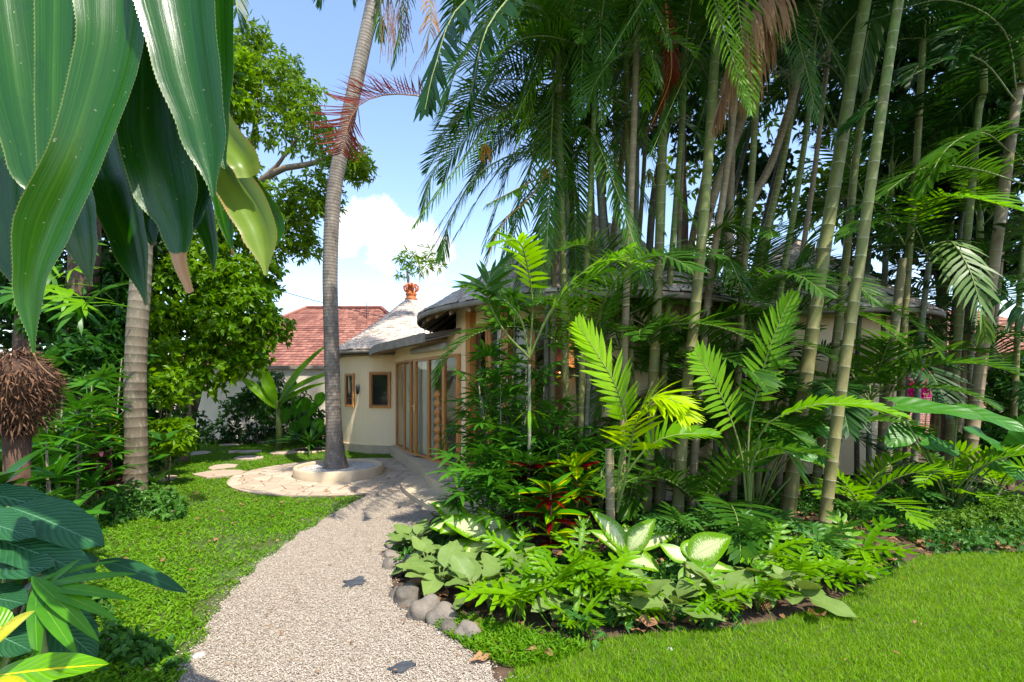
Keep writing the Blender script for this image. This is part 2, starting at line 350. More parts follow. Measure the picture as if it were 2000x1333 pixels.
# ---------------------------------------------------------------- ground, lawns, path
def sheet(name, poly, z, mat, lab=None, res=None):
    g=G(); g.add([(p[0],p[1],z) for p in poly],[tuple(range(len(poly)))]); o=g.build(name,mat,None,False); o['kind']='structure'; return o
sheet('ground',[(-120,-40),(120,-40),(120,200),(-120,200)],0,m_soil)
pathL=[gnd(*p) for p in ((345,1345),(372,1292),(402,1238),(437,1185),(468,1140),(508,1105),(560,1062),(622,1025),(682,990),(732,962),(785,957))]
pathR=[gnd(*p) for p in ((968,1345),(930,1282),(880,1238),(815,1205),(770,1150),(765,1095),(792,1048),(838,1016),(845,985),(800,960))]
def smooth(pts,k=5):
    c=curve(pts,len(pts)*k); return [Vector((p.x+random.uniform(-.045,.045),p.y+random.uniform(-.04,.04),0)) for p in c]
pathL=smooth(pathL); pathR=smooth(pathR)
gravel_poly=[Vector((-2.6,1.0,0))]+pathL+pathR[::-1]+[Vector((.15,1.6,0)),Vector((1.0,.4,0)),Vector((.5,-2,0)),Vector((-3.5,-2,0))]
bed=[gnd(*p) for p in ((968,1345),(1010,1300),(1060,1285),(1110,1262),(1250,1240),(1400,1232),(1500,1218),(1620,1185),(1720,1128),(1800,1085),(2000,1078),(2300,1070))]
lawn_r=bed+[Vector((14,4.6,0)),Vector((14,-3,0)),Vector((1.0,-3,0)),Vector((1.0,.4,0)),Vector((.15,1.6,0))]
lawn_r[0]=Vector((-.05,2.72,0))
lawn_l=pathL+[gnd(785,948),Vector((-1.9,8.8,0)),Vector((-2.6,10.8,0)),Vector((-3.2,15,0)),Vector((-13,15,0)),Vector((-13,-2,0)),Vector((-3.5,-2,0)),Vector((-2.6,1.0,0))]
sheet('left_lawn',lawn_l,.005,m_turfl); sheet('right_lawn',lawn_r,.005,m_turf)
sheet('gravel_path',gravel_poly,.010,m_gravb)
PAVC=Vector((-3.12,9.35,0)); PAVR=2.05
def scatter(poly, n, x0,x1,y0,y1, bias=0):
    x=RNG.uniform(x0,x1,n); 
    y=y0+(y1-y0)*RNG.random(n)**(1+bias)
    k=inpoly(x,y,poly); return x[k],y[k]
def pebbles(name, x,y,z0,r0,r1,mat,parent=None):
    n=len(x); base=np.array([(1,0,0),(-1,0,0),(0,1,0),(0,-1,0),(0,0,1)],float)
    r=RNG.uniform(r0,r1,n)[:,None,None]; sc=RNG.uniform(.6,1.25,(n,5,1)); V=base[None]*r*sc
    ca=RNG.uniform(0,2*pi,n); c,s=np.cos(ca)[:,None],np.sin(ca)[:,None]
    X=V[:,:,0]*c-V[:,:,1]*s; Y=V[:,:,0]*s+V[:,:,1]*c; Z=V[:,:,2]*.62+X*RNG.uniform(-.5,.5,n)[:,None]
    V=np.stack([X+x[:,None],Y+y[:,None],Z+z0+RNG.uniform(0,.012,n)[:,None]],2).reshape(-1,3)
    f=np.array([(0,2,4),(2,1,4),(1,3,4),(3,0,4)])
    Q=(f[None]+5*np.arange(n)[:,None,None]).reshape(-1,3)
    t=np.repeat(np.where(RNG.random(n)<.22,RNG.uniform(0,.35,n),RNG.uniform(.45,.99,n)),5); o=bigmesh(name,V,Q,mat,t,False,parent=parent); o['kind']='stuff'; return o
x,y=scatter(gravel_poly,420000,-2.6,1.0,2.0,8.2,.9)
ex=[];ey=[]
for p_ in pathL+pathR:
    k=26; ex+=list(p_.x+RNG.normal(0,.05,k)); ey+=list(p_.y+RNG.normal(0,.06,k))
pebbles('gravel',np.concatenate([x,ex]),np.concatenate([y,ey]),.010,.0028,.0068,m_gravel)
def blades(name,x,y,h0,h1,w,lean,mat,z0=.005,quad=False):
    n=len(x); h=RNG.uniform(h0,h1,n); a=RNG.uniform(0,2*pi,n); b=RNG.uniform(0,2*pi,n); l=RNG.uniform(.1,lean,n)*h
    wx=np.cos(a)*w/2; wy=np.sin(a)*w/2; dx=np.cos(b)*l; dy=np.sin(b)*l
    if not quad:
        V=np.stack([np.stack([x-wx,y-wy,np.full(n,z0)],1),np.stack([x+wx,y+wy,np.full(n,z0)],1),np.stack([x+dx,y+dy,z0+h],1)],1).reshape(-1,3); k=3
    else:
        V=np.stack([np.stack([x,y,np.full(n,z0)],1),np.stack([x+dx*.55+wx,y+dy*.55+wy,z0+h*.7],1),np.stack([x+dx,y+dy,z0+h*.85],1),np.stack([x+dx*.55-wx,y+dy*.55-wy,z0+h*.7],1)],1).reshape(-1,3); k=4
    Q=np.arange(n*k).reshape(-1,k); nz=np.sin(x*2.3)*np.cos(y*3.1)*.12+np.sin(x*7.1+y*3)*np.cos(y*8.3-x*2)*.16
    o=bigmesh(name,V,Q,mat,np.clip(np.repeat(RNG.uniform(.1,.9,n)+nz,k),0,1)); o['kind']='stuff'; return o
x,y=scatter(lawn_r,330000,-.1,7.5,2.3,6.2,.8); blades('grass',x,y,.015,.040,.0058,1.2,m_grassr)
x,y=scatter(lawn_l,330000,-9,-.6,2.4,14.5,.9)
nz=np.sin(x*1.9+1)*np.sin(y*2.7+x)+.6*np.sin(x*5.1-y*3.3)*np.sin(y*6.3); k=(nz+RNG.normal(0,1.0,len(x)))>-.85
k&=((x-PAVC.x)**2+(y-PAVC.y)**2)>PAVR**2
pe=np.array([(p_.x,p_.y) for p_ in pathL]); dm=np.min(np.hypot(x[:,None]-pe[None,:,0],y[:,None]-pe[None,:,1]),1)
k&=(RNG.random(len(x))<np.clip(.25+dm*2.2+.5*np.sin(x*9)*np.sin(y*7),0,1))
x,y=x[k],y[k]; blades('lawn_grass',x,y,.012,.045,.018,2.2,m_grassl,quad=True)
# fringe of taller creeping grass beside the stones and along the path edge
pts=[gnd(*p) for p in ((840,1215),(880,1250),(940,1290),(1000,1310),(1080,1300),(1150,1270),(1040,1240),(960,1225),(900,1210))]
x,y=scatter(pts,30000,-1.2,.8,2.4,4); blades('creeping_grass',x,y,.03,.075,.013,1.4,m_grassl,quad=True)
# ---- crazy paving round the planter
def clip(poly,a,b,c): # keep a*x+b*y<=c
    o=[]; n=len(poly)
    for i in range(n):
        p,q=poly[i],poly[(i+1)%n]; dp=a*p[0]+b*p[1]-c; dq=a*q[0]+b*q[1]-c
        if dp<=0: o.append(p)
        if dp*dq<0: t=dp/(dp-dq); o.append((p[0]+(q[0]-p[0])*t,p[1]+(q[1]-p[1])*t))
    return o
disk=[(PAVC.x+PAVR*cos(a)*1.03,PAVC.y+PAVR*sin(a)*.95) for a in [2*pi*i/48 for i in range(48)]]
pav=sheet('stone_paving',disk+[], .012, m_joint)
seeds=[]
while len(seeds)<150:
    a=random.uniform(0,2*pi); r=PAVR*math.sqrt(random.random()); p=(PAVC.x+r*cos(a),PAVC.y+r*sin(a))
    if all((p[0]-q[0])**2+(p[1]-q[1])**2>.20**2 for q in seeds) or random.random()<.01: seeds.append(p)
for i,sd in enumerate(seeds):
    if (sd[0]-PAVC.x)**2+(sd[1]-PAVC.y)**2<.55**2: continue
    pl=[(q[0],q[1]) for q in disk]
    for j,q in enumerate(seeds):
        if i==j: continue
        dx,dy=q[0]-sd[0],q[1]-sd[1]; d=math.hypot(dx,dy)
        if d>1.2: continue
        dx/=d; dy/=d; pl=clip(pl,dx,dy,dx*(sd[0]+q[0])/2+dy*(sd[1]+q[1])/2-.011)
        if len(pl)<3: break
    if len(pl)<3: continue
    g=G(); g.prism([(p[0]-sd[0],p[1]-sd[1]) for p in pl],0,.016+random.uniform(-.003,.004))
    o=g.build('paving_stone',m_pav,pav,False,(sd[0],sd[1],.0125))
# stepping stones in the left lawn
sp=empty('stepping_stone_path',None,None); sp['kind']='structure'
for px,py,wx,wy in ((432,929,95,17),(434,915,52,12),(305,938,75,14),(230,950,55,12),(385,888,50,8),(487,885,42,7),(460,885,30,5),(555,887,50,7),(452,871,40,5),(487,897,58,8),(505,866,30,4)):
    c=gnd(px,py); a0=wx*c.y/F/2; b0=max((gnd(px,py-wy/2).y-gnd(px,py+wy/2).y)/2,.16)
    pl=[]; m=9; ph=random.random()*6
    for i in range(m):
        a=ph+2*pi*i/m; r=random.uniform(.78,1.12); pl.append((a0*cos(a)*r,b0*sin(a)*r))
    g=G(); g.prism(pl,-.005,.035); o=g.build('stepping_stone',m_pav,sp,False,(c.x,c.y,.01))

# ---------------------------------------------------------------- buildings
def arcwall(name, c, r, a0, a1, z0, z1, mat, parent, th=.14, n=28):
    g=G(); out_=[(c[0]+r*cos(radians(a0+(a1-a0)*i/n)),c[1]+r*sin(radians(a0+(a1-a0)*i/n))) for i in range(n+1)]
    in_=[(c[0]+(r-th)*cos(radians(a0+(a1-a0)*i/n)),c[1]+(r-th)*sin(radians(a0+(a1-a0)*i/n))) for i in range(n+1)]
    V=[(*p,z) for z in (z0,z1) for p in out_+in_]; k=n+1; T=2*k
    Fc=[]
    for i in range(n):
        Fc+= [(i,i+1,T+i+1,T+i),(k+i+1,k+i,T+k+i,T+k+i+1),(T+i,T+i+1,T+k+i+1,T+k+i),(i+1,i,k+i,k+i+1)]
    Fc+= [(0,T,T+k,k),(n,k+n,T+k+n,T+n)]
    g.add(V,Fc); return g.build(name,mat,parent,False)
def cone_roof(parent, c, re, ze, za, mat, bell=.12, sw=.13, rowh=.11, flat=.10, indiv=0, lap=1.5, rafters=30, tipw=.04):
    """conical shingle roof; profile slightly bell shaped"""
    Ls=math.hypot(re-flat,za-ze); rows=int(Ls/rowh)
    def prof(t): # 0 eave ->1 apex
        r=re+(flat-re)*t; z=ze+(za-ze)*t-bell*sin(pi*t)*(za-ze)*.5; return r,z
    g=G(); n=48; V=[];K=10
    for off in (-.035,-.11):
        for k in range(K+1):
            r,z=prof(k/K)
            for i in range(n): a=2*pi*i/n; V.append((c[0]+r*cos(a),c[1]+r*sin(a),z+off))
    Fc=[]
    for s_ in (0,1):
        o=s_*(K+1)*n
        for k in range(K):
            for i in range(n):
                q=(o+k*n+i,o+k*n+(i+1)%n,o+(k+1)*n+(i+1)%n,o+(k+1)*n+i); Fc.append(q if s_==0 else q[::-1])
    for i in range(n): o=(K+1)*n; Fc.append((i,o+i,o+(i+1)%n,(i+1)%n))
    g.add(V,Fc); roof=g.build('roof',m_under,parent)
    # fascia board
    g=G(); V=[]
    for (r,z) in ((re+.012,ze-.02),(re+.012,ze-.095),(re-.03,ze-.095),(re-.03,ze-.02)):
        for i in range(n): a=2*pi*i/n; V.append((c[0]+r*cos(a),c[1]+r*sin(a),z))
    g.add(V,[(b*n+i,((b+1)%4)*n+i,((b+1)%4)*n+(i+1)%n,b*n+(i+1)%n) for b in range(4) for i in range(n)]); g.build('fascia',m_white,roof)
    for i in range(rafters):
        a=2*pi*i/rafters
        if sin(a)>.75: continue
        g=G(); r0,z0=prof(0.01); r1,z1=prof(.30); d=Vector((cos(a),sin(a),0)); sd=Vector((-sin(a),cos(a),0))*.028
        p0=Vector((c[0],c[1],0))+d*(r0-.05)+Vector((0,0,z0-.115)); p1=Vector((c[0],c[1],0))+d*r1+Vector((0,0,z1-.115)); dz=Vector((0,0,-.07))
        g.add([p0-sd,p0+sd,p1+sd,p1-sd,p0-sd+dz,p0+sd+dz,p1+sd+dz,p1-sd+dz],[(0,1,2,3),(7,6,5,4),(0,4,5,1),(1,5,6,2),(2,6,7,3),(3,7,4,0)]); g.build('rafter',m_raft,roof,False)
    cells=[]
    for k in range(rows):
        t=k/rows; r,z=prof(t); r2,z2=prof(min(1,t+lap/rows)); cnt=max(8,int(2*pi*r/sw)); ph=random.random()*6
        for i in range(cnt):
            a=2*pi*i/cnt+ph
            cells.append((a,r,z,r2,z2,2*pi/cnt))
    def shg(g,cell,org=None):
        a,r,z,r2,z2,da=cell; w=da*.47*random.uniform(.93,1.0); lift=random.uniform(.020,.032); dz=random.uniform(-.008,.008); rr=r+random.uniform(-.012,.014)
        V=[]
        aa=a+random.uniform(-.04,.04)*da
        for (q,zz) in ((rr,z+lift+dz),(r2,z2+.006)):
            for s_ in (-w,w): V.append(Vector((c[0]+q*cos(aa+s_),c[1]+q*sin(aa+s_),zz+.0)))
        V=[V[0],V[1],V[3],V[2]]; V+= [v-Vector((0,0,.030)) for v in V[:2]]
        if org is not None: V=[v-org for v in V]
        g.add(V,[(0,1,2,3),(4,5,1,0),(5,2,1),(4,0,3)],0,None,random.random())
    if indiv:
        cells.sort(key=lambda q: math.hypot(c[0]+q[1]*cos(q[0]),c[1]+q[1]*sin(q[0]))-(100 if 0 else 0))
        for q in cells[:indiv]:
            g=G(); org=Vector((c[0]+q[1]*cos(q[0]),c[1]+q[1]*sin(q[0]),q[2])); shg(g,q,org); g.build('shingle',mat,roof,False,org)
        cells=cells[indiv:]
    g=G()
    for q in cells: shg(g,q)
    o=g.build('shingles',mat,roof,False); o['kind']='stuff'
    return roof
def framebox(g, p, u, n_, w, h, fw, d, z0):
    """rectangular frame in the plane (u horizontal, z) standing proud along n_"""
    def bar(a,b,za,zb):
        A=p+u*a; B=p+u*b; V=[]
        for q in (0,1):
            o=n_*(d*q)
            V+= [A+o+Vector((0,0,za)),B+o+Vector((0,0,za)),B+o+Vector((0,0,zb)),A+o+Vector((0,0,zb))]
        g.add(V,[(0,1,2,3),(7,6,5,4),(0,4,5,1),(1,5,6,2),(2,6,7,3),(3,7,4,0)])
    bar(-w/2,-w/2+fw,z0,z0+h); bar(w/2-fw,w/2,z0,z0+h); bar(-w/2+fw,w/2-fw,z0,z0+fw); bar(-w/2+fw,w/2-fw,z0+h-fw,z0+h)
def window(parent, p, nrm, w, h, z0, fw=.06, grid=False):
    u=Vector((-nrm.y,nrm.x,0)); g=G(); framebox(g,p,u,nrm,w,h,fw,.05,z0); f=g.build('window',m_wood,parent,False)
    g=G(); framebox(g,p,u,nrm,w-2*fw-.004,h-2*fw-.004,.02,.03,z0+fw+.002); g.build('inner_frame',m_woodd,f,False)
    g=G(); c=p+nrm*.012+Vector((0,0,z0+h/2)); hw=w/2-fw; hh=h/2-fw
    g.add([c-u*hw-Vector((0,0,hh)),c+u*hw-Vector((0,0,hh)),c+u*hw+Vector((0,0,hh)),c-u*hw+Vector((0,0,hh))],[(0,1,2,3)]); g.build('pane',MATS['darkpane'],f,False)
    if grid:
        for k in (1,2,3):
            g=G(); zz=z0+h*k/4; g.box(p+nrm*.018+Vector((0,0,zz)),(w-2*fw,.012,.018),math.atan2(u.y,u.x)); g.build('glazing_bar',m_woodd,f,False)
m,t=newmat('dark_glass_pane'); out(t,pbsdf(t,(.02,.022,.02),.06,.6)); MATS['darkpane']=m
def doorleaf(parent, p, q, z0, z1, fw=.075, curtain=False, handle=False, glass=True):
    p=Vector((p[0],p[1],0)); q=Vector((q[0],q[1],0)); u=(q-p); w=u.length; u.normalize(); n_=Vector((u.y,-u.x,0))
    g=G(); framebox(g,(p+q)/2-n_*.03,u,n_,w-.004,z1-z0,fw,.06,z0); f=g.build('door',m_wood,parent,False)
    g=G(); a=p+u*fw; b=q-u*fw
    g.add([a+Vector((0,0,z0+fw)),b+Vector((0,0,z0+fw)),b+Vector((0,0,z1-fw)),a+Vector((0,0,z1-fw))],[(0,1,2,3)]); g.build('pane',m_glass,f,False)
    if handle:
        g=G(); c=p+u*.04+n_*.05+Vector((0,0,z0+1.0)); g.box(c,(.035,.05,.13)); g.tube([c+n_*.02+Vector((0,0,.03)),c+n_*.05+Vector((0,0,.03)),c+n_*.05+u*.10+Vector((0,0,.03))],.009,6); g.build('handle',simple('brass',(.55,.38,.12),(.65,.48,.2),5,.3) if 'brass' not in MATS else MATS['brass'],f,False)
    if curtain:
        g=G(); V=[];n=14
        for i in range(n+1):
            c=a+(b-a)*(i/n)-n_*(.13+.025*sin(i*1.9)); V+= [c+Vector((0,0,z0+.02)),c+Vector((0,0,z1-.05))]
        g.add(V,[(2*i,2*i+2,2*i+3,2*i+1) for i in range(n)]); g.build('curtain',m_curt,f)
# -- round hut
HC=(-2.92,14.0); HR=1.95
hut=empty('round_hut','small round cream hut with conical grey shingle roof and red finial behind the coconut trunk','hut',(0,0,0))
arcwall('wall',HC,HR,0,360,.2,2.55,m_plaster,hut,n=64)
arcwall('plinth',HC,HR+.05,0,360,-.02,.22,m_plinth,hut,n=64)
hr=cone_roof(hut,HC,2.22,2.62,4.25,m_shing,.10,.125,.10,.10,rafters=0)
g=G(); V=[]; n=40
for r,z in ((2.2,2.49),(1.9,2.47)):
    for i in range(n): a=2*pi*i/n; V.append((HC[0]+r*cos(a),HC[1]+r*sin(a),z))
g.add(V,[(i,(i+1)%n,n+(i+1)%n,n+i) for i in range(n)]); g.build('soffit',m_white,hr)
def onhut(px): # front intersection of the pixel column with the hut wall
    k=(px-1000)/F; a=1+k*k; b=-2*(k*HC[0]+HC[1]); c=HC[0]**2+HC[1]**2-HR**2; Y=(-b-math.sqrt(b*b-4*a*c))/(2*a)
    p=Vector((k*Y,Y,0)); return p,(p-Vector((*HC,0))).normalized()
p,nn=onhut(743); window(hut,p,nn,.56,.90,1.16)
p,nn=onhut(684.5); window(hut,p,nn,.40,.86,1.17,.05,True)
# finial: ring base, little crown of curls
fi=G(); zt=4.22; cx,cy=HC
fi.tube([(cx,cy,zt-.05),(cx,cy,zt+.02),(cx,cy,zt+.04),(cx,cy,zt+.10),(cx,cy,zt+.14),(cx,cy,zt+.22)],[.19,.19,.15,.14,.17,.12],14)
for i in range(6):
    a=2*pi*i/6; d=Vector((cos(a),sin(a),0)); o=Vector((cx,cy,zt+.2))
    fi.tube([o+d*.10,o+d*.19+Vector((0,0,.07)),o+d*.21+Vector((0,0,.16)),o+d*.13+Vector((0,0,.235)),o+d*.04+Vector((0,0,.19)),o+d*.03+Vector((0,0,.12))],[.03,.032,.032,.03,.025,.02],6)
fi.tube([(cx,cy,zt+.2),(cx,cy,zt+.36),(cx,cy,zt+.40),(cx,cy,zt+.52)],[.03,.03,.045,.008],8)
fi.build('finial',m_fin,hut)
# wall lamp and small camera box on the hut
p,nn=onhut(702); lamp=G(); c=p+nn*.06+Vector((0,0,1.62)); lamp.tube([c+Vector((0,0,.13)),c+Vector((0,0,.07)),c,c-Vector((0,0,.12))],[.02,.05,.045,.03],8); lamp.tube([c+Vector((0,0,.1)),c-nn*.06+Vector((0,0,.1))],.012,6)
lo=lamp.build('wall_lantern',m_black); tag(lo,'tiny black lantern fixed to the hut wall between the two small windows','lantern')
# -- main villa
villa=empty('round_villa','cream villa with glazed teak doors and round grey shingle roofs behind the palms','house',(0,0,0))
LK=[(-2.95,12.25),(-2.62,11.35),(-2.35,10.75),(-2.05,10.25),(-1.72,9.72),(-1.32,9.08),(-.93,8.45)]
LK=[Vector((a,b,0)) for a,b in LK]; ZB=.25; ZT=2.27
bnd=[775,790,803,812,838,868,901]
def hitlk(px):
    k=(px-1000)/F
    for a,b in zip(LK[:-1],LK[1:]):
        da=a.x-k*a.y; db=b.x-k*b.y
        if da<=0<=db or da>=0>=db: return a.lerp(b,da/(da-db))
    return LK[0] if px<800 else LK[-1]
DP=[hitlk(q) for q in bnd]
for i in range(6):
    doorleaf(villa,DP[i],DP[i+1],ZB,ZT,.03 if i<3 else .048,curtain=(i in (0,1,2,3)),handle=(i==3))
def offs(pl,d):
    o=[]
    for i,p in enumerate(pl):
        t=(pl[min(i+1,len(pl)-1)]-pl[max(i-1,0)]).normalized(); o.append(p+Vector((t.y,-t.x,0))*d)
    return o
def ribbon(name, pl, d0, d1, z0, z1, mat, parent, z0b=None, z1b=None):
    """solid ribbon along polyline between offsets d0,d1 (towards the garden positive)"""
    A=offs(pl,d0); B=offs(pl,d1); z0b=z0 if z0b is None else z0b; z1b=z1 if z1b is None else z1b; V=[]
    for a,b in zip(A,B): V+= [(a.x,a.y,z0),(b.x,b.y,z0b),(b.x,b.y,z1b),(a.x,a.y,z1)]
    Fc=[]
    for i in range(len(pl)-1):
        for k in range(4): Fc.append((4*i+k,4*i+(k+1)%4,4*i+4+(k+1)%4,4*i+4+k))
    Fc+= [(0,1,2,3),(4*len(pl)-1,4*len(pl)-2,4*len(pl)-3,4*len(pl)-4)]
    g=G(); g.add(V,Fc); return g.build(name,mat,parent,False)
LKc=curve(LK,25)
ribbon('lintel',LKc,-.08,.06,ZT+.002,2.62,m_plaster,villa)
lr=ribbon('link_roof',LKc,-1.6,.62,3.0,3.08,m_under,villa,2.50,2.58)
ribbon('fascia',LKc,.621,.66,2.44,2.60,m_white,lr)
ribbon('soffit',LKc,.08,.619,2.60,2.622,m_white,lr,2.46,2.482)
for i in range(2,24,2):
    a=offs(LKc,.62)[i]; b=offs(LKc,.05)[i]; g=G(); g.tube([a+Vector((0,0,2.44)),b+Vector((0,0,2.575))],.022,4); g.build('rafter',m_raft,lr,False)
# grey roller blind tube over the doors
a=offs(LKc,.17); bl_=G(); bl_.tube([a[14]+Vector((0,0,2.42)),a[23]+Vector((0,0,2.42))],.06,12); bl_.build('roller_blind',m_stgr if False else simple('grey_blind',(.36,.35,.33),(.44,.43,.40),5,.6),villa)
# back wall and carved post seen through the doors
ribbon('back_wall',curve([Vector((-2.2,12.6,0)),Vector((-1.2,10.9,0)),Vector((-.75,10.1,0))],8),-.05,.05,.2,2.7,m_curt,villa)
g=G(); g.add([(-2.95,12.3,.255),(-.9,8.5,.255),(1.2,9.0,.255),(-.5,12.8,.255)],[(0,1,2,3)]); g.build('floor',m_plinth,villa,False)
pp=P(857,800,9.25); g=G(); pts=[];rad=[]
for k in range(41): pts.append((pp.x,pp.y,.27+k*.034)); rad.append(.045+.055*abs(sin(k*pi/5)))
g.tube(pts,rad,10); post=g.build('carved_post',m_wood); tag(post,'turned wooden post with stacked round beads standing behind the glass door','carved post')
MC=(1.45,9.65); MR=2.62
def mpt(a,r=MR): return Vector((MC[0]+r*cos(radians(a)),MC[1]+r*sin(radians(a)),0))
arcwall('wall',MC,MR,-160,-143,.2,3.1,m_plaster,villa,n=8)
arcwall('wall',MC,MR,-107,150,.2,3.1,m_plaster,villa,n=60)
arcwall('lintel',MC,MR,-143,-107,2.72,3.1,m_plaster,villa,n=10)
for i in range(4): 
    pa,pb=mpt(-143+9*i),mpt(-143+9*(i+1)); doorleaf(villa,pa,pb,.25,2.72,.06,curtain=(i in (1,2)))
for a in (-143,-125,-107):
    g=G(); q=mpt(a,MR+.05); g.box((q.x,q.y,1.6),(.13,.13,2.7),radians(a)); g.build('post',m_wood if a<-110 else m_woodd,villa,False)
arcwall('plinth',MC,MR+.08,-160,40,-.02,.24,m_plinth,villa,n=40)
g=G(); g.add([(MC[0]+2.5*cos(2*pi*i/32),MC[1]+2.5*sin(2*pi*i/32),.25) for i in range(32)],[tuple(range(32))]); g.build('floor',m_plinth,villa,False)
cone_roof(villa,MC,3.28,2.98,5.15,m_shing,.05,.165,.13,.12,indiv=300,rafters=44)
RC=(6.15,10.6); RR=1.9
arcwall('wall',RC,RR,0,360,.1,3.1,m_plaster,villa,n=60)
cone_roof(villa,RC,2.5,3.05,4.9,m_shing,.04,.165,.13,.12,indiv=0,rafters=36)
# wall joining the two round rooms
ribbon('wall',[Vector((3.6,9.6,0)),Vector((4.6,9.5,0)),Vector((5.2,9.6,0))],-.06,.06,.1,2.95,m_plaster,villa)
# wall sconce: two dark discs with warm glow
sc=empty('wall_sconce','dark disc wall lamp glowing amber on the cream wall between palm stems','lamp',(0,0,0))
kx=(1099-1000)/F; a_=mpt(-100,MR); 
for (px,py,r) in ((1093,716,.085),(1108,728,.10),):
    c=P(px,py,a_.y-.10); g=G(); n_=Vector((-.17,-.98,0)); g.tube([c,c+n_*.02],[r,r],18); g.build('disc',m_woodd,sc,False)
c=P(1099,722,a_.y-.045); g=G(); g.tube([c,c+Vector((0,-.015,0))],[.07,.07],14); g.build('bulb',m_lamp,sc,False)
pl_=bpy.data.lights.new('sconce_light','POINT'); pl_.energy=5; pl_.color=(1,.5,.15); pl_.shadow_soft_size=.03; po=bpy.data.objects.new('sconce_light',pl_); COL.objects.link(po); po.location=P(1100,722,a_.y-.07); po.parent=sc
# terrace plinth and cream step
tp=[gnd(762,872)*0]; 
def gz(px,py,z): Y=F*(H-z)/(py-HY); return Vector(((px-1000)*Y/F,Y,0))
edge=curve([gz(762,871,.25),gz(785,885,.25),gz(805,898,.25),gz(821,907,.25),gz(828,918,.25),gz(836,930,.25),gz(862,944,.25),gz(900,958,.25),gz(960,972,.25),gz(1040,975,.25)],36)
back=[Vector((1.2,8.6,0)),Vector((0,8.7,0)),LK[-1]+Vector((.2,.2,0))]+[q+Vector((.25,.12,0)) for q in LK[::-1]]
g=G(); g.prism([(p.x,p.y) for p in edge+back],-.02,.25); ter=g.build('terrace',m_plinth,None,False); ter['kind']='structure'
st=curve([gz(800,930,.09),gz(783,942,.09),gz(790,955,.09),gz(812,972,.09),gz(850,992,.09),gz(900,1004,.09),gz(960,1008,.09)],22)
g=G(); g.prism([(p.x,p.y) for p in st]+[(p.x+.05,p.y+.15) for p in edge[34:13:-1]],-.02,.09); stp=g.build('step',m_plinth,None,False); stp['kind']='structure'
# -- planter ring
PC=(-3.30,9.25); 
pr=empty('planter_ring','low round cream planter ring of white gravel around the coconut trunk','planter',(0,0,0))
def ring(parent,c,r,th,h,mat,name='rim',sy=1.0):
    g=G(); n=56; V=[]
    for (rr,z) in ((r,.0),(r,h-.02),(r-.02,h),(r-th+.02,h),(r-th,h-.02),(r-th,0)):
        for i in range(n):
            a=2*pi*i/n; V.append((c[0]+rr*cos(a),c[1]+rr*sin(a)*sy,z))
    g.add(V,[(b*n+i,b*n+(i+1)%n,(b+1)*n+(i+1)%n,(b+1)*n+i) for b in range(5) for i in range(n)]); return g.build(name,mat,parent)
ring(pr,PC,.82,.085,.20,m_plinth)
g=G(); g.prism([(PC[0]+.745*cos(2*pi*i/32),PC[1]+.745*sin(2*pi*i/32)) for i in range(32)],.0,.135); g.build('gravel_fill',m_wgrav,pr,False)
a=RNG.uniform(0,2*pi,4500); r=.72*np.sqrt(RNG.random(4500)); pebbles('white_pebbles',PC[0]+r*np.cos(a),PC[1]+r*np.sin(a),.135,.008,.018,m_wgrav,pr)
c2=gnd(607,882); p2=empty('small_planter_ring','low oval cream kerb round the strappy clump left of the coconut trunk','planter',(0,0,0)); ring(p2,(c2.x,c2.y),.48,.06,.06,m_plinth)
g=G(); g.prism([(c2.x+.41*cos(2*pi*i/24),c2.y+.41*sin(2*pi*i/24)) for i in range(24)],.0,.04); g.build('soil_fill',m_soil,p2,False)
# -- boundary wall, neighbour roof, cable
bw=empty('boundary_wall','cream rendered boundary wall with pale coping behind the left lawn','wall',(0,0,0))
g=G(); g.box((-9.6,15.6,1.12),(10.0,.2,2.25)); g.build('wall_panel',m_wallb,bw,False)
g=G(); g.box((-9.6,15.57,2.31),(10.0,.34,.11)); g.build('coping',m_white,bw,False)
nb=empty('neighbour_house','neighbouring house with weathered red tile roof beyond the boundary wall','house',(0,0,0))
g=G(); g.box((-8.5,24,1.3),(10,7,2.6)); g.build('wall',m_wallb,nb,False)
E=[Vector((-14.2,19.5,2.45)),Vector((-2.6,19.5,2.45)),Vector((-2.6,28,2.45)),Vector((-14.2,28,2.45))]; R0=Vector((-9.9,23.3,5.45)); R1=Vector((-6.3,23.3,5.45))
g=G(); g.add([*E,R0,R1],[(0,1,5,4),(1,2,5),(2,3,4,5),(3,0,4)]); nr=g.build('roof',m_under,nb,False)
g=G(); rows=26
def tilepanel(g,A,B,C,D,rows,tw,th=.03):
    nrm=(B-A).cross(D-A).normalized()
    for k in range(rows):
        l=A.lerp(D,k/rows); r=B.lerp(C,k/rows); l2=A.lerp(D,min(1,(k+1.25)/rows)); r2=B.lerp(C,min(1,(k+1.25)/rows))
        cnt=max(1,int((r-l).length/tw)); ph=(k%2)*.5
        for i in range(cnt):
            a0=(i+.03+ph)/cnt; a1=(i+.97+ph)/cnt
            if a1>1.001: continue
            j=random.uniform(0,.018); V=[l.lerp(r,a0)+nrm*(th+j),l.lerp(r,a1)+nrm*(th+j*.6),l2.lerp(r2,a1)+nrm*.008,l2.lerp(r2,a0)+nrm*.008]
            V+= [V[0]-nrm*.04,V[1]-nrm*.04]; g.add(V,[(0,1,2,3),(4,5,1,0)],0,None,random.random())
tilepanel(g,E[0],E[1],R1,R0,rows,.24); tilepanel(g,E[1],E[2],R1,R1+Vector((0,.01,0)),rows,.24)
o=g.build('roof_tiles',m_terra,nr,False); o['kind']='stuff'
for a,b in ((R0,R1),(R0,E[0]),(R1,E[1])):
    g=G(); g.tube([a+Vector((0,0,.05)),b+Vector((0,0,.05))],.09,8); g.build('ridge_cap',m_terra,nr,False)
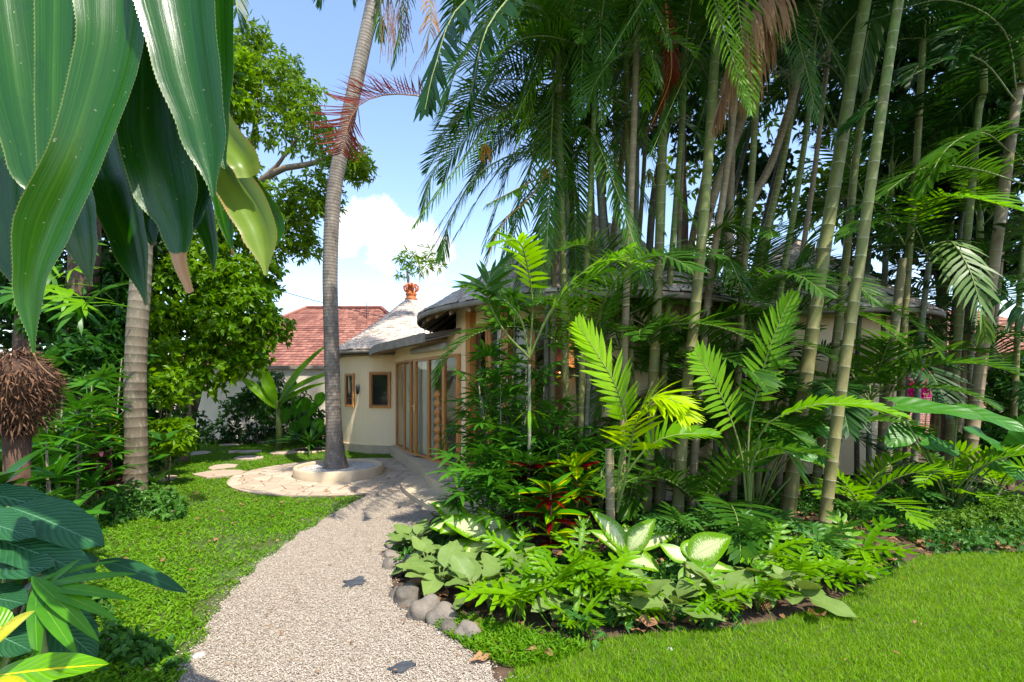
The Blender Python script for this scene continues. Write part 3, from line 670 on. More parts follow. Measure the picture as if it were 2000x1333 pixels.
an=G(); q=P(716,612,22.5); an.tube([q-Vector((0,0,.3)),q+Vector((0,0,.5))],.014,5); an.tube([q+Vector((-.3,0,.22)),q+Vector((.15,0,.25))],.01,5); an.tube([q+Vector((-.2,0,.12)),q+Vector((.1,0,.15))],.008,5)
tag(an.build('television_aerial',m_wire),'thin television aerial standing on the red tile roof','aerial')
cb=G(); cb.tube(curve([P(470,545,17),P(560,572,17.5),P(640,594,18),P(760,622,19),P(860,640,20)],20),.014,5); tag(cb.build('overhead_cable',m_wire),'black overhead cable slanting across the sky above the red roof','cable')
# -- right background: brick wall, white house, small pavilion roof
bk=G(); bk.box((11.0,13.6,.78),(9.0,.2,1.56)); tag(bk.build('brick_wall',m_brick,None,False),'low red brick wall glimpsed between stems at right','wall')
wh=empty('white_house','pale house with an orange tiled eave far behind the stems on the right','house',(0,0,0))
g=G(); g.box((13.5,17.5,1.5),(11,3,3.0)); g.build('wall',m_white,wh,False)
A,B=Vector((7.5,15.4,2.75)),Vector((19.5,15.4,2.75)); C_,D_=Vector((18,18.5,4.6)),Vector((9,18.5,4.6))
g=G(); g.add([A,B,C_,D_],[(0,1,2,3)]); wr=g.build('roof',m_raft,wh,False); g=G(); tilepanel(g,A,B,C_,D_,14,.3); o=g.build('roof_tiles',m_terra,wr,False); o['kind']='stuff'
# ---------------------------------------------------------------- foliage builders
UP=Vector((0,0,1))
def frame(d, up=UP, loc=(0,0,0), sc=1.0):
    d=Vector(d).normalized(); y=Vector(up).cross(d)
    if y.length<1e-4: y=Vector((0,1,0)).cross(d)
    y.normalize(); z=d.cross(y); M=Matrix((d,y,z)).transposed().to_4x4()
    return Matrix.Translation(loc)@M@Matrix.Scale(sc,4)
def rnddir(el0,el1,az=None,spread=pi):
    a=(random.uniform(-pi,pi) if az is None else az+random.uniform(-spread,spread)); e=radians(random.uniform(el0,el1)); return Vector((cos(a)*cos(e),sin(a)*cos(e),sin(e)))
def leaflet(g, p, d, nrm, L, W, droop, m, t, segs=3, gut=0.0):
    """one narrow drooping leaflet; nrm = blade normal"""
    s_=nrm.cross(d); s_=s_.normalized() if s_.length>1e-5 else Vector((1,0,0)); V=[];uv=[];q=Vector(p); dd=Vector(d)
    prof={2:(.6,1,.04),3:(.55,1,.8,.03),4:(.5,.95,1,.7,.03)}[segs]
    for k in range(segs+1):
        w_=W*prof[k]*.5; V+= [q-s_*w_,q+s_*w_]; uv+= [(0,k/segs),(1,k/segs)]
        dd=(dd+Vector((0,0,-droop/segs))).normalized(); q=q+dd*(L/segs)
    g.add(V,[(2*k,2*k+1,2*k+3,2*k+2) for k in range(segs)],m,uv,t)
def frond(g, rp, n, LL, LW, droop=.5, vee=.35, phi0=70, phi1=28, start=.16, rr=.013, jit=.08, up=UP, tgrad=0, segs=3, ragged=0, oneside=0, m0=0, m1=1, group=1):
    """pinnate frond along rachis points rp"""
    K=len(rp); g.tube(rp,[rr*(1-.85*k/(K-1))+.0015 for k in range(K)],5,m0,cap=False)
    for i in range(n):
        u=start+(1-start)*(i+.5)/n; x=u*(K-1); k=min(int(x),K-2); f=x-k; p=rp[k].lerp(rp[k+1],f); T=(rp[k+1]-rp[k]).normalized()
        side=T.cross(up); side=side.normalized() if side.length>1e-4 else Vector((1,0,0)); nn=side.cross(T).normalized()
        v=(u-start)/(1-start); ll=LL*(.45+.55*sin(pi*min(1,v*.85+.18)))*(1 if v<.9 else 1-.5*(v-.9)/.1)
        phi=radians(phi0+(phi1-phi0)*v)
        for sg in (-1,1):
            if oneside and sg==oneside*-1: continue
            if ragged and random.random()<ragged: continue
            ph=phi+random.uniform(-jit,jit); d=(T*cos(ph)+side*sg*sin(ph)+nn*(vee+random.uniform(-jit,jit)))
            d.normalize(); bn=(nn-side*sg*.25+Vector((random.uniform(-.3,.3),random.uniform(-.3,.3),0))).normalized()
            leaflet(g,p,d,bn,ll*random.uniform(.88,1.06),LW*random.uniform(.85,1.1),droop*random.uniform(.6,1.4),m1,min(1,max(0,random.uniform(.2,.8)+tgrad*v)),segs)
    return g
def rachis(L,a0,bend,n=14,tw=0.0,pw=1.3):
    p=Vector((0,0,0)); out_=[p.copy()]; yaw=0
    for k in range(1,n):
        t=k/(n-1); a=radians(a0)-radians(bend)*t**pw; yaw=tw*t
        p=p+Vector((cos(a)*cos(yaw),cos(a)*sin(yaw),sin(a)))*(L/(n-1)); out_.append(p.copy())
    return out_
def fmesh(name, mats, L, a0, bend, n, LL, LW, **k):
    g=G(); frond(g,rachis(L,a0,bend,tw=k.pop('tw',0)),n,LL,LW,**k); return g.mesh(name,mats,True)
FA=[fmesh('frond',[m_rach,m_frond],random.uniform(2.3,2.9),a,b,50,.62,.027,droop=.45,tw=random.uniform(-.3,.3)) for a,b in ((75,95),(60,95),(45,100),(30,95),(10,80),(55,125))]
FD=[fmesh('frond',[m_rach,m_frondd],random.uniform(2.3,3.0),a,b,44,.66,.045,droop=.5,tw=random.uniform(-.3,.3),jit=.12) for a,b in ((75,100),(60,100),(45,95),(25,80),(0,70))]
FW=[fmesh('frond',[m_rach,m_frond],random.uniform(1.5,1.9),a,b,22,.50,.055,droop=.3,tw=random.uniform(-.3,.3),jit=.05) for a,b in ((70,80),(50,75),(30,70))]
FB=[fmesh('frond',[m_rach,m_frondb],random.uniform(1.0,1.3),a,b,15,.36,.045,droop=.25,jit=.05) for a,b in ((70,70),(50,75),(35,70))]
def crown(parent, top, kinds, n, el=(25,85), sc=(.85,1.1), az0=0, azs=2*pi, lean=None):
    for i in range(n):
        a=az0+azs*(i+random.uniform(-.3,.3))/n; me=kinds[i*7%len(kinds)] if n>3 else random.choice(kinds)
        tilt=random.uniform(-.25,.25); d=Vector((cos(a),sin(a),tilt*.5)); s_=random.uniform(*sc)
        M=frame(d,(random.uniform(-.15,.15),random.uniform(-.15,.15),1),top+Vector((0,0,random.uniform(-.12,.05))),s_); inst(me,'frond',parent,M)
def stem(parent, pts, w0, w1, mat, seg=.22, name='stem', flare=0, bulge=1.015, sides=10, base=None):
    base=base if base is not None else Vector((0,0,0))
    c=curve(pts,60); L=[0]
    for a,b in zip(c,c[1:]): L.append(L[-1]+(b-a).length)
    tot=L[-1]; P_=[];R=[];T=[]
    def at(s_):
        s_=min(max(s_,0),tot)
        for k in range(len(L)-1):
            if L[k+1]>=s_: return c[k].lerp(c[k+1],(s_-L[k])/max(1e-9,L[k+1]-L[k]))
        return c[-1]
    s_=0; 
    def rad(q): return (w0+(w1-w0)*q/tot)/2*(1+flare*math.exp(-q/.28))
    while s_<tot:
        e=.006
        for ds,b,t in ((-e,1,0.0),(-e*.55,bulge,.85),(e*.55,bulge,.85),(e,1,0.0)):
            if 0<s_+ds<tot: P_.append(at(s_+ds)-base);R.append(rad(s_+ds)*b);T.append(t*random.uniform(.6,1))
        s_+=seg*random.uniform(.8,1.25)
        if s_<tot-.05: P_.append(at(s_-seg*.5)-base);R.append(rad(s_-seg*.5)*.985);T.append(0)
    # keep order
    z=sorted(range(len(P_)),key=lambda i:(P_[i]-(c[0]-base)).length); P_=[P_[i] for i in z];R=[R[i] for i in z];T=[T[i] for i in z]
    g=G(); g.tube(P_,R,sides,0,T); g.uv=[(u,v/tot) for u,v in g.uv]
    return g.build(name,mat,parent)
def palm(label, px, Y, w, mat, seg=.22, group='slender ringed palms in the grove', ext=1.6, fr=8, kinds=None, name='slender_palm', w1=None, crownsc=(.85,1.1), baseat=None, stub=False):
    """px = list of pixel points bottom to top at depth Y; extended above the frame by ext metres"""
    p=[P(a,b,Y) for a,b in px]
    if baseat!='float': 
        d=(p[1]-p[0]); 
        if p[0].z>0.02: p[0]=p[0]-d.normalized()*(p[0].z/max(.3,d.normalized().z))
        p[0].z=-.02
    if ext>0:
        d=(p[-1]-p[-2]).normalized(); p.append(p[-1]+(d*.75+Vector((0,random.uniform(-.25,.05),.35)))*ext)
    W=w*.84*Y/F; b=Vector((p[0].x,p[0].y,0)); root=empty(name,label,'palm',b,group)
    stem(root,p,W*1.08,(W*.8 if w1 is None else w1*Y/F),mat,seg,base=b,flare=.18)
    top=p[-1]-b
    if fr: 
        g=G(); g.tube([top-Vector((0,0,.05)),top+Vector((0,0,.45)),top+Vector((0,0,.7))],[W*.42,W*.36,.01],8); g.build('crownshaft',m_rach,root)
        crown(root,top+Vector((0,0,.35)),kinds or FA,fr,sc=crownsc)
    return root,top,b
def frondpx(parent,b,ctrl,n,LL,LW,mats,name='frond',**k):
    pts=[ (P(*c) if not isinstance(c,Vector) else c) - b for c in ctrl]; g=G(); frond(g,curve(pts,16),n,LL,LW,**k); return g.build(name,mats,parent)

# ---- coconut palm at the planter
b=Vector((PC[0],PC[1],0)); coc=empty('coconut_palm','tall grey coconut palm trunk rising from the round gravel planter','palm',b)
cp=[P(656,903,9.25),P(651,800,9.25),P(647,650,9.25),P(645,520,9.25),P(652,380,9.25),P(672,270,9.25),P(704,120,9.25),P(730,0,9.25),P(752,-120,9.25),P(770,-230,9.25)]
cp[0].z=.10; stem(coc,cp,.285,.26,m_coco,.06,'trunk',flare=.85,bulge=1.006,sides=16,base=b)
FC=[fmesh('frond',[m_rach,m_frond],3.0,a,bb,60,.62,.035,droop=.8,jit=.1,tw=.2) for a,bb in ((60,120),(35,110),(10,95))]
crown(coc,cp[-1]-b,FC,12,sc=(.9,1.05))
for q in ([(768,-150,9.2),(790,-60,8.9),(782,60,8.8),(765,130,8.7)],[(775,-150,9.0),(830,-40,8.6),(840,60,8.5),(800,150,8.4)],[(768,-120,9.2),(745,-20,9),(742,80,9)]):
    frondpx(coc,b,q,34,.5,.03,[m_rach,m_frond if q[0][0]!=775 else m_frondbr],droop=1.4,vee=0,jit=.15)
g=G()
for i in range(70): # withered flower strands
    q=P(random.uniform(745,800),random.uniform(-20,60),8.9)-b; e=q+Vector((random.uniform(-.12,.1),0,-random.uniform(.3,.75))); g.tube([q,q.lerp(e,.5)+Vector((random.uniform(-.05,.05),0,0)),e],.006,3,0,cap=False)
g.build('dry_strands',m_rachb,coc)

# ---- the grove: (label, points, depth, width px, material, ring spacing, crown)
GR=[
 ('thick green ringed palm stem, widest of the right pair, with leaning upper half',[(1537,1003),(1568,780),(1602,540),(1650,240),(1692,-5)],6.4,29,m_stg,.27,9,FD),
 ('green and tan palm stem leaning right, the nearest stem beside the right lawn',[(1607,1050),(1640,780),(1672,560),(1705,330),(1757,-5)],5.5,24,m_stg,.24,8,FD),
 ('vivid green bamboo-like palm stem with pale rings in the centre of the grove',[(1322,1010),(1338,800),(1362,560),(1384,300),(1404,-5)],6.1,25,m_stg,.27,8,FA),
 ('olive ringed palm stem just left of the vivid green stem',[(1260,1010),(1275,760),(1288,480),(1296,200),(1300,-5)],6.4,24,m_stg,.24,8,FA),
 ('tan palm stem slanting strongly right behind the vivid green stem',[(1300,900),(1372,470),(1440,260),(1490,120),(1530,-5)],7.0,23,m_stt,.12,8,FD),
 ('slim tan palm stem slanting right toward the hanging dry fronds',[(1395,930),(1450,470),(1510,310),(1560,150),(1602,-5)],7.4,19,m_stt,.09,8,FD),
 ('straight olive palm stem between the two slanting tan stems',[(1412,900),(1418,620),(1424,440),(1432,180),(1440,-5)],7.2,20,m_stt,.30,7,FA),
 ('green palm stem bending right in front of the second shingle roof',[(1400,960),(1450,640),(1500,440),(1535,280),(1580,-5)],7.9,17,m_stg,.10,7,FD),
 ('brown palm stem crossing behind the bending green stem',[(1430,900),(1470,560),(1520,330),(1570,150),(1620,-5)],8.3,17,m_std,.12,6,FD),
 ('grey green palm stem left of centre in front of the villa doors',[(1135,900),(1183,620),(1176,420),(1160,180),(1153,-5)],6.8,20,m_stgr,.26,8,FA),
 ('dark ringed palm stem with old leaf scars beside the wall lamp',[(1140,930),(1132,740),(1120,600),(1116,430),(1110,280)],6.9,20,m_std,.10,7,FA),
 ('thin brown palm stem forked from the scarred stem, leaning right',[(1150,930),(1176,640),(1205,400),(1225,200),(1238,-5)],7.3,15,m_stt,.10,6,FA),
 ('twin tan palm stem rising behind the yellow young palm, left one',[(1215,950),(1222,760),(1240,480),(1243,200),(1236,-5)],7.0,15,m_stgr,.2,7,FA),
 ('dark olive palm stem hugging the olive ringed stem',[(1240,960),(1262,640),(1275,400),(1310,200),(1308,-5)],7.6,18,m_std,.2,7,FA),
 ('thin arching palm stem in front of the shingle roof',[(1075,930),(1068,700),(1075,540),(1108,420),(1088,290)],6.7,14,m_stgr,.22,9,FA),
 ('thin grey palm stem leaning left against the sky above the roof',[(1082,900),(1120,560),(1130,430),(1115,330)],7.2,12,m_stgr,.25,7,FA),
 ('tan palm stem half hidden behind the vivid green stem',[(1290,930),(1330,640),(1350,480),(1385,300),(1400,120),(1412,-5)],7.6,17,m_stt,.12,7,FD),
 ('pale broken-topped palm stem standing right of the leaning pair',[(1712,962),(1732,800),(1748,640),(1766,478)],7.6,21,m_stt,.26,0,None),
 ('slim grey stem topped with a drooping pale frond',[(1784,935),(1790,800),(1800,640),(1815,510)],8.2,14,m_stgr,.2,0,None),
 ('tall tan palm stem leaning right near the picture edge',[(1884,965),(1905,800),(1930,600),(1957,400),(1985,200)],7.4,24,m_stt,.2,7,FD),
 ('shorter stem just left of the tall tan stem at the right',[(1862,925),(1875,820),(1890,690),(1910,520)],8.3,17,m_stt,.16,5,FW),
 ('dark stem behind the broken-topped stem',[(1712,900),(1722,740),(1725,600),(1735,420)],8.8,14,m_std,.2,5,FD),
 ('olive stem slipping behind the nearest leaning stem',[(1592,955),(1610,820),(1635,650),(1655,480),(1680,250),(1735,-5)],7.6,17,m_stg,.22,7,FD),
 ('dark thin stem with pale rings between the pair and the broken stem',[(1674,925),(1673,820),(1674,700),(1690,480)],8.4,10,m_std,.16,5,FW),
 ('thin stem left of the shorter stem at right',[(1838,930),(1850,800),(1862,640),(1875,450)],9.0,13,m_std,.2,5,FD),
 ('thinnest grey stem in the right thicket',[(1900,905),(1912,760),(1925,560),(1930,440)],9.3,11,m_stgr,.2,5,FD),
 ('dark stem framing the pink blossom on its right',[(1763,930),(1768,740),(1772,600),(1780,430)],9.2,13,m_std,.2,5,FD),
 ('dark stem framing the brick wall on its left',[(1640,930),(1650,780),(1690,560),(1700,400)],9.5,15,m_std,.2,6,FD),
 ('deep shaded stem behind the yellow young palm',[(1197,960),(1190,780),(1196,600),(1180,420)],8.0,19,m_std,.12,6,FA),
 ('greenish slim stem in the gap right of the yellow young palm',[(1360,960),(1390,700),(1405,500),(1500,120)],8.6,13,m_std,.15,6,FD),
 ('green slim stem at the far right edge',[(1975,900),(1982,780),(1990,600),(2003,420)],8.2,12,m_stg,.2,6,FD),
]
slim=[('green stem rising just right of the pale-caned young palm',1075,6.6,15,25),('yellow-green stem in front of the red-brown doorpost',1108,6.4,17,-20),('tan stem close behind the red croton',1128,6.3,15,40),
 ('olive stem right behind the short ringed cane',1212,6.1,17,35),('green stem between the short ringed cane and the olive ringed stem',1236,6.7,15,-15),('smooth green stem touching the olive ringed stem on its right',1284,6.6,16,60),
 ('yellow-green stem leaning right under the slanting tan stem',1348,6.5,17,110),('pale green stem halfway between the vivid green and thick green stems',1430,6.7,16,60),('tan stem left of the elephant ear leaves',1475,7.2,15,130),('slim upright green stem crossing the shingle roof',1170,6.9,14,-25),('brownish stem right of the broken-topped stem',1750,7.9,15,60),('pale grey stem left of the tall tan stem',1850,7.7,17,75),('slim yellow-green stem just left of the vivid green stem',1312,7.3,12,30),('slim olive stem between the wall lamp and the yellow young palm',1150,7.6,11,10),
 ('slim green stem under the bending fronds right of centre',1440,8.4,11,120),('slim pale stem left of the thick green stem',1520,7.9,12,110),
 ('slim green stem leaning out behind the yellow young palm',1225,8.3,11,50),
 ('slim dark stem right of the drooping pale frond',1825,9.6,11,60),('slim green stem beside the tall tan stem on its right',1925,9.0,12,70)]
for lab,px_,Y_,w_,ln in slim:
    yb_=755+F*H/Y_; GR.append((lab,[(px_,yb_),(px_+ln*.3,600),(px_+ln*.65,330),(px_+ln,-5)] if len(GR)%3 else [(px_,yb_),(px_+ln*.3,640),(px_+ln*.6,400),(px_+ln*.8,230)],Y_,w_,(m_stg,m_stt,m_stg)[len(GR)%3],(.2,.14,.24)[len(GR)%3],7,FA if px_<1400 else FD))
roots=[]
for lab,px,Y,ww,mt,sg,fr,kd in GR:
    roots.append(palm(lab,px,Y,ww,mt,sg,fr=(fr+3 if px[-1][1]<0 else fr),kinds=kd,ext=(1.25 if px[-1][1]<0 else (.35 if fr else 0)),crownsc=(.85,1.1) if px[-1][1]<0 else (.7,.95)))
# hero fronds hanging into view, hung on the palms they belong to
def hero(i,ctrl,n,LL,LW,mats,**k): return frondpx(roots[i][0],roots[i][2],ctrl,n,LL,LW,mats,**k)
hero(14,[(1088,290,6.7),(1020,215,6.6),(925,245,6.3),(850,330,6.0),(825,420,5.9)],46,.58,.025,[m_rach,m_frond],droop=.7,vee=.05)
hero(14,[(1088,300,6.7),(1010,300,6.4),(930,345,6.1),(880,430,6.0),(862,505,5.9)],44,.54,.025,[m_rach,m_frond],droop=.8,vee=.05)
hero(14,[(1088,280,6.7),(1100,170,6.6),(1050,60,6.5),(960,40,6.3),(900,110,6.2)],48,.55,.025,[m_rach,m_frond],droop=.5,vee=.1)
hero(14,[(1092,300,6.7),(1040,380,6.3),(980,440,6.0),(940,540,5.9)],40,.45,.028,[m_rachy,m_frond],droop=.6,vee=.05)
hero(14,[(1085,345,6.7),(1050,350,6.5),(1000,375,6.2),(950,400,6.0)],26,.30,.028,[m_rachy,m_frondb],droop=.8,vee=.05,start=.5)
hero(15,[(1115,330,7.2),(1150,250,7.0),(1210,240,6.8),(1260,300,6.7)],40,.5,.03,[m_rach,m_frond],droop=.7)
hero(15,[(1115,330,7.2),(1080,420,6.9),(1040,480,6.7),(1010,580,6.6)],36,.45,.03,[m_rach,m_frond],droop=.6)
hero(9,[(1155,60,6.8),(1090,-30,6.4),(990,20,5.9),(900,120,5.6),(870,210,5.5)],46,.6,.04,[m_rach,m_frond],droop=.9)
hero(9,[(1155,100,6.8),(1080,60,6.4),(1000,90,6.1),(950,180,5.9)],40,.5,.035,[m_rach,m_frond],droop=.8)
hero(9,[(1155,-40,6.5),(1030,-60,5.2),(900,10,4.6),(850,130,4.4),(830,215,4.3)],30,.50,.062,[m_rach,m_frondd],droop=.5,vee=-.1,jit=.12)
hero(9,[(1155,-40,6.5),(1050,-40,5.0),(960,40,4.4),(925,160,4.3),(915,240,4.3)],28,.34,.06,[m_rach,m_frondd],droop=.9,vee=-.1,jit=.12)
for i in range(46):
    ri,(ox,oy,oY)=random.choice(((9,(1155,30,6.8)),(14,(1088,290,6.7)),(10,(1112,290,6.9)),(11,(1232,20,7.3)),(3,(1300,-30,6.4)),(9,(1155,-60,6.8)),(12,(1240,10,7.0)),(2,(1402,-20,6.1)),(4,(1500,60,6.9)),(6,(1436,60,7.2)),(15,(1115,330,7.2))))
    a=random.uniform(-2.9,-.1) if random.random()<.35 else random.uniform(.2,2.9); L_=random.uniform(190,330); ex_,ey_=ox+cos(a)*L_-30,oy+abs(sin(a))*L_*.6+90; Yt=oY-random.uniform(.2,1.4)
    hero(ri,[(ox,oy,oY),((ox*2+ex_)/3,oy-random.uniform(40,110),oY*.67+Yt*.33),((ox+2*ex_)/3,(oy+ey_)/2-50,oY*.33+Yt*.67),(ex_,ey_,Yt)],42,.48,.025,[m_rach,m_frond if i%4 else m_frondb],droop=random.uniform(.5,.9),vee=random.uniform(-.05,.2))
# rust-red arching dead frond across the coconut trunk
hero(9,[(1110,180,6.8),(1000,235,7.0),(915,213,7.2),(830,190,7.3),(760,185,7.4),(705,203,7.4),(680,245,7.4),(668,300,7.4)],56,.85,.021,[m_rachy,m_frondr],droop=-.25,vee=.25,start=.40,phi0=60,phi1=40,up=Vector((.2,-.6,.8)),oneside=0)
# hanging dry fronds
hero(4,[(1520,-60,6.0),(1475,20,5.7),(1435,110,5.6),(1395,235,5.55)],70,.85,.026,[m_rachb,m_frondbr],droop=1.2,vee=-.1,phi0=35,phi1=10,jit=.15)
hero(5,[(1545,-60,6.2),(1510,0,6.0),(1475,80,5.9),(1455,180,5.85)],70,.95,.026,[m_rachb,m_frondbr],droop=1.6,vee=-.1,phi0=40,phi1=10,jit=.2)
hero(3,[(1295,-40,6.4),(1305,60,6.2),(1310,150,6.1),(1270,250,6.0)],40,.40,.022,[m_rachy,m_frondr],droop=.9,vee=0,phi0=45,phi1=20,jit=.1)
# mid-height green fronds over the roof and thicket
hero(6,[(1330,600,6.9),(1400,500,6.6),(1440,540,6.3),(1480,680,6.2)],34,.55,.04,[m_rach,m_frond],droop=1.0,vee=0)
hero(6,[(1325,610,6.9),(1270,540,6.6),(1210,560,6.4),(1180,620,6.3)],34,.5,.035,[m_rach,m_frond],droop=.9,vee=0)
hero(6,[(1330,620,6.9),(1360,500,6.6),(1420,440,6.4),(1500,480,6.2)],34,.5,.04,[m_rach,m_frond],droop=.8,vee=.1)
hero(17,[(1766,478,7.6),(1720,400,7.2),(1640,420,6.9),(1560,520,6.7)],34,.55,.045,[m_rach,m_frond],droop=.9)
hero(17,[(1766,478,7.6),(1810,400,7.0),(1880,385,6.4),(1990,410,5.8)],36,.62,.05,[m_rach,m_frondb],droop=.4,vee=.3)
hero(17,[(1766,478,7.6),(1740,440,6.8),(1690,430,6.3),(1650,460,6.1)],20,.5,.06,[m_rach,m_frond],droop=.8)
hero(18,[(1815,510,8.2),(1850,470,7.2),(1890,520,6.6),(1915,600,6.4),(1925,660,6.4)],24,.50,.055,[m_rach,leafmat('frond_pale',(.10,.17,.05),(.20,.30,.11),.4,.3)],droop=.7,vee=0)
hero(18,[(1815,510,8.2),(1780,440,7.4),(1720,470,7.0)],20,.45,.05,[m_rach,m_frond],droop=.8)
hero(19,[(1975,300,7.4),(1920,260,6.8),(1850,290,6.3),(1800,380,6.1)],30,.55,.06,[m_rach,m_frond],droop=.7)
hero(19,[(1985,200,7.4),(1900,110,6.6),(1760,160,6.0),(1650,260,5.8)],44,.65,.05,[m_rach,m_frondd],droop=.6)
hero(19,[(1985,180,7.4),(1960,60,6.6),(1850,0,6.0),(1700,40,5.6)],44,.7,.055,[m_rach,m_frondd],droop=.6)
hero(19,[(2000,360,7.2),(1900,330,6.6),(1800,330,6.2),(1700,400,6.0)],36,.6,.05,[m_rach,m_frond],droop=.6)
# small inflorescences
for i,(px,py,Y) in enumerate(((948,280,6.2),(1067,330,6.5),(1140,110,6.7),(1268,330,6.2))):
    g=G(); o=P(px,py,Y)-roots[14][2]
    for k in range(34):
        e=o+Vector((random.uniform(-.08,.08),random.uniform(-.08,.08),-random.uniform(.05,.24))); g.tube([o,e],.006,3,0,cap=False); g.tube([e-Vector((0,0,.012)),e+Vector((0,0,.012))],[.012,.004],4)
    g.build('flower_cluster',m_orange if i!=3 else m_rach,roots[14][0])

# ---- young bright palms and low understory palms
def lowpalm(label,px,py,Y,height,kinds,n,sc=(.8,1.1),cane=None,group='young understory palms',az0=0,azs=2*pi,mat=None):
    b=Vector(((px-1000)*Y/F,Y,0)); r=empty('young_palm',label,'palm',b,group); top=Vector((0,0,height))
    if height>.15: stem(r,[b,b+Vector((random.uniform(-.05,.05),0,height*.5)),b+top],cane or .05,(cane or .05)*.7,mat or m_stgr,.12,base=b)
    crown(r,top,kinds,n,sc=sc,az0=az0,azs=azs); return r,b
FY=[fmesh('frond',[m_rach,m_frondy],1.0,a,bb,15,.34,.042,droop=.25,jit=.05) for a,bb in ((60,60),(35,70))]
yp=empty('young_palm','bright yellow-green young palm with short ringed cane in the centre of the bed','palm',P(1192,1085,4.75)*1); yb=yp.location.copy(); yb.z=0; yp.location=yb
stem(yp,[yb,P(1192,980,4.75),P(1190,865,4.75)],.095,.085,m_stt,.11,base=yb,name='cane')
frondpx(yp,yb,[(1205,1000,4.75),(1215,900,4.7),(1222,830,4.6),(1205,760,4.5),(1165,690,4.45),(1128,635,4.4)],22,.36,.046,[m_rach,m_frondyg],droop=.12,vee=.05,start=.42,phi0=58,phi1=25,up=Vector((.25,-.8,.5)))
frondpx(yp,yb,[(1205,1000,4.75),(1225,920,4.6),(1240,830,4.35),(1275,775,4.15),(1335,790,3.95)],26,.40,.042,[m_rach,m_frondy],droop=.35,vee=.05,start=.35,phi0=62,phi1=25,up=Vector((0,-.5,1)))
frondpx(yp,yb,[(1205,960,4.75),(1215,880,4.6),(1250,810,4.35),(1300,790,4.1),(1345,815,3.95)],20,.38,.042,[m_rach,m_frondy],droop=.4,vee=.1,start=.35,up=Vector((0,-.4,1)))
frondpx(yp,yb,[(1200,960,4.75),(1260,880,4.6),(1320,850,4.5),(1400,850,4.5)],20,.30,.04,[m_rach,m_frondb],droop=.4,start=.3,up=Vector((0,-.4,1)))
# tall bright frond right of centre and its companions
b1=Vector(((1462-1000)*5.3/F,5.3,0)); y2=empty('young_palm','bright green young palm with one upright frond right of the vivid green stem','palm',b1)
frondpx(y2,b1,[b1,(1462,850,5.3),(1480,760,5.25),(1510,660,5.2),(1548,575,5.15)],20,.33,.05,[m_rach,m_frondb],droop=.15,vee=.05,start=.42,phi0=70,phi1=20,up=Vector((.1,-1,.1)))
frondpx(y2,b1,[b1,(1450,900,5.2),(1420,800,5.1),(1385,730,5.0),(1360,690,4.95)],18,.34,.05,[m_rach,m_frondb],droop=.3,vee=.05,start=.40,up=Vector((.2,-.9,.4)))
frondpx(y2,b1,[b1,(1480,860,5.1),(1560,800,4.8),(1660,790,4.6),(1770,815,4.4)],26,.26,.05,[m_rach,m_frondb],droop=.25,vee=.25,start=.40,up=Vector((0,-.3,1)))
for sx in (1,): frondpx(y2,b1,[b1,(1440+sx*30,900,5.0),(1440+sx*90,880,4.9),(1430+sx*140,940,4.8)],20,.36,.04,[m_rach,m_frond],droop=.5,start=.25)
# pale-stemmed young palm in front of the lady palms
b2=Vector(((1033-1000)*5.3/F,5.3,0)); y3=empty('young_palm','slender young palm with pale thin cane and spreading fronds in front of the villa doors','palm',b2)
stem(y3,[b2,P(1034,880,5.3),P(1034,700,5.3)],.045,.035,m_stgr,.16,base=b2,name='cane')
for q,mt in (([(1034,700,5.3),(1060,640,5.2),(1110,560,5.0),(1180,510,4.8),(1270,520,4.6)],m_frondb),([(1034,700,5.3),(1015,620,5.2),(960,570,5.1),(900,560,4.9)],m_frond),([(1034,700,5.3),(1040,600,5.3),(1030,520,5.1),(1010,470,4.9),(960,480,4.8)],m_frondb),([(1034,700,5.3),(1080,600,5.2),(1150,545,5.0),(1240,480,5.0)],m_frondb),([(1034,700,5.3),(980,640,5.1),(950,560,5.0),(1000,500,5.0)],m_frond)):
    frondpx(y3,b2,q,18,.36,.05,[m_rach,mt],droop=.35,vee=.15,start=.35,up=Vector((0,-.4,1)))
for i in range(7): 
    d=rnddir(-50,0); g=G(); leaflet(g,P(1034,800,5.3)-b2,d,UP,.30,.04,.6,0,.6,4); g.build('leaf',m_frondb,y3)
LP=[('low feathery palm at the foot of the vivid green stem',1380,6.0,.15,FW,7),
 ('low yellow-green palm between the leaning pair and the broken stem',1680,6.3,.15,FB,7),('small palm beside the tall tan stem at right',1950,7.0,.2,FB,6),
 ('mid-height palm in front of the cream wall behind the vivid green stem',1360,6.8,1.1,FW,9),
 ('mid-height palm spreading left of the broken-topped stem',1700,7.5,1.5,FW,9),('airy palm in front of the shingle roof at its right end',1420,7.4,2.3,FA,9),
 ('leafy palm hiding the eave above the wall lamp',1150,6.5,1.9,FA,9),('leafy palm hiding the eave behind the vivid green stem',1290,6.8,1.9,FW,10),('leafy palm below the eave right of the vivid green stem',1400,7.0,1.6,FW,9),('full palm hiding the join of the two roofs',1480,7.9,2.9,FA,10),('airy palm before the main roof left of the vivid green stem',1230,7.3,2.5,FA,9),('low bright palm at the foot of the tall tan stem',1860,6.6,.3,FB,7),
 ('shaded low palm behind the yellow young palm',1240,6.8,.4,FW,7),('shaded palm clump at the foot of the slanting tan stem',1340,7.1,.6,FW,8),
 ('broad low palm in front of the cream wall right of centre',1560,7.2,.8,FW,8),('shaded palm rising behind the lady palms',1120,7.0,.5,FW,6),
 ('understory palm hiding the second round room wall',1500,8.0,1.3,FD,8),
 ('dark palm clump at the far right',1990,8.8,1.3,FD,9),('palm clump below the main shingle roof',1330,7.6,1.5,FA,8),
 ('dark full palm right of the second shingle roof',1700,9.0,2.6,FD,10),('shadowed tall palm in the upper right corner',1900,8.2,3.4,FD,11)]
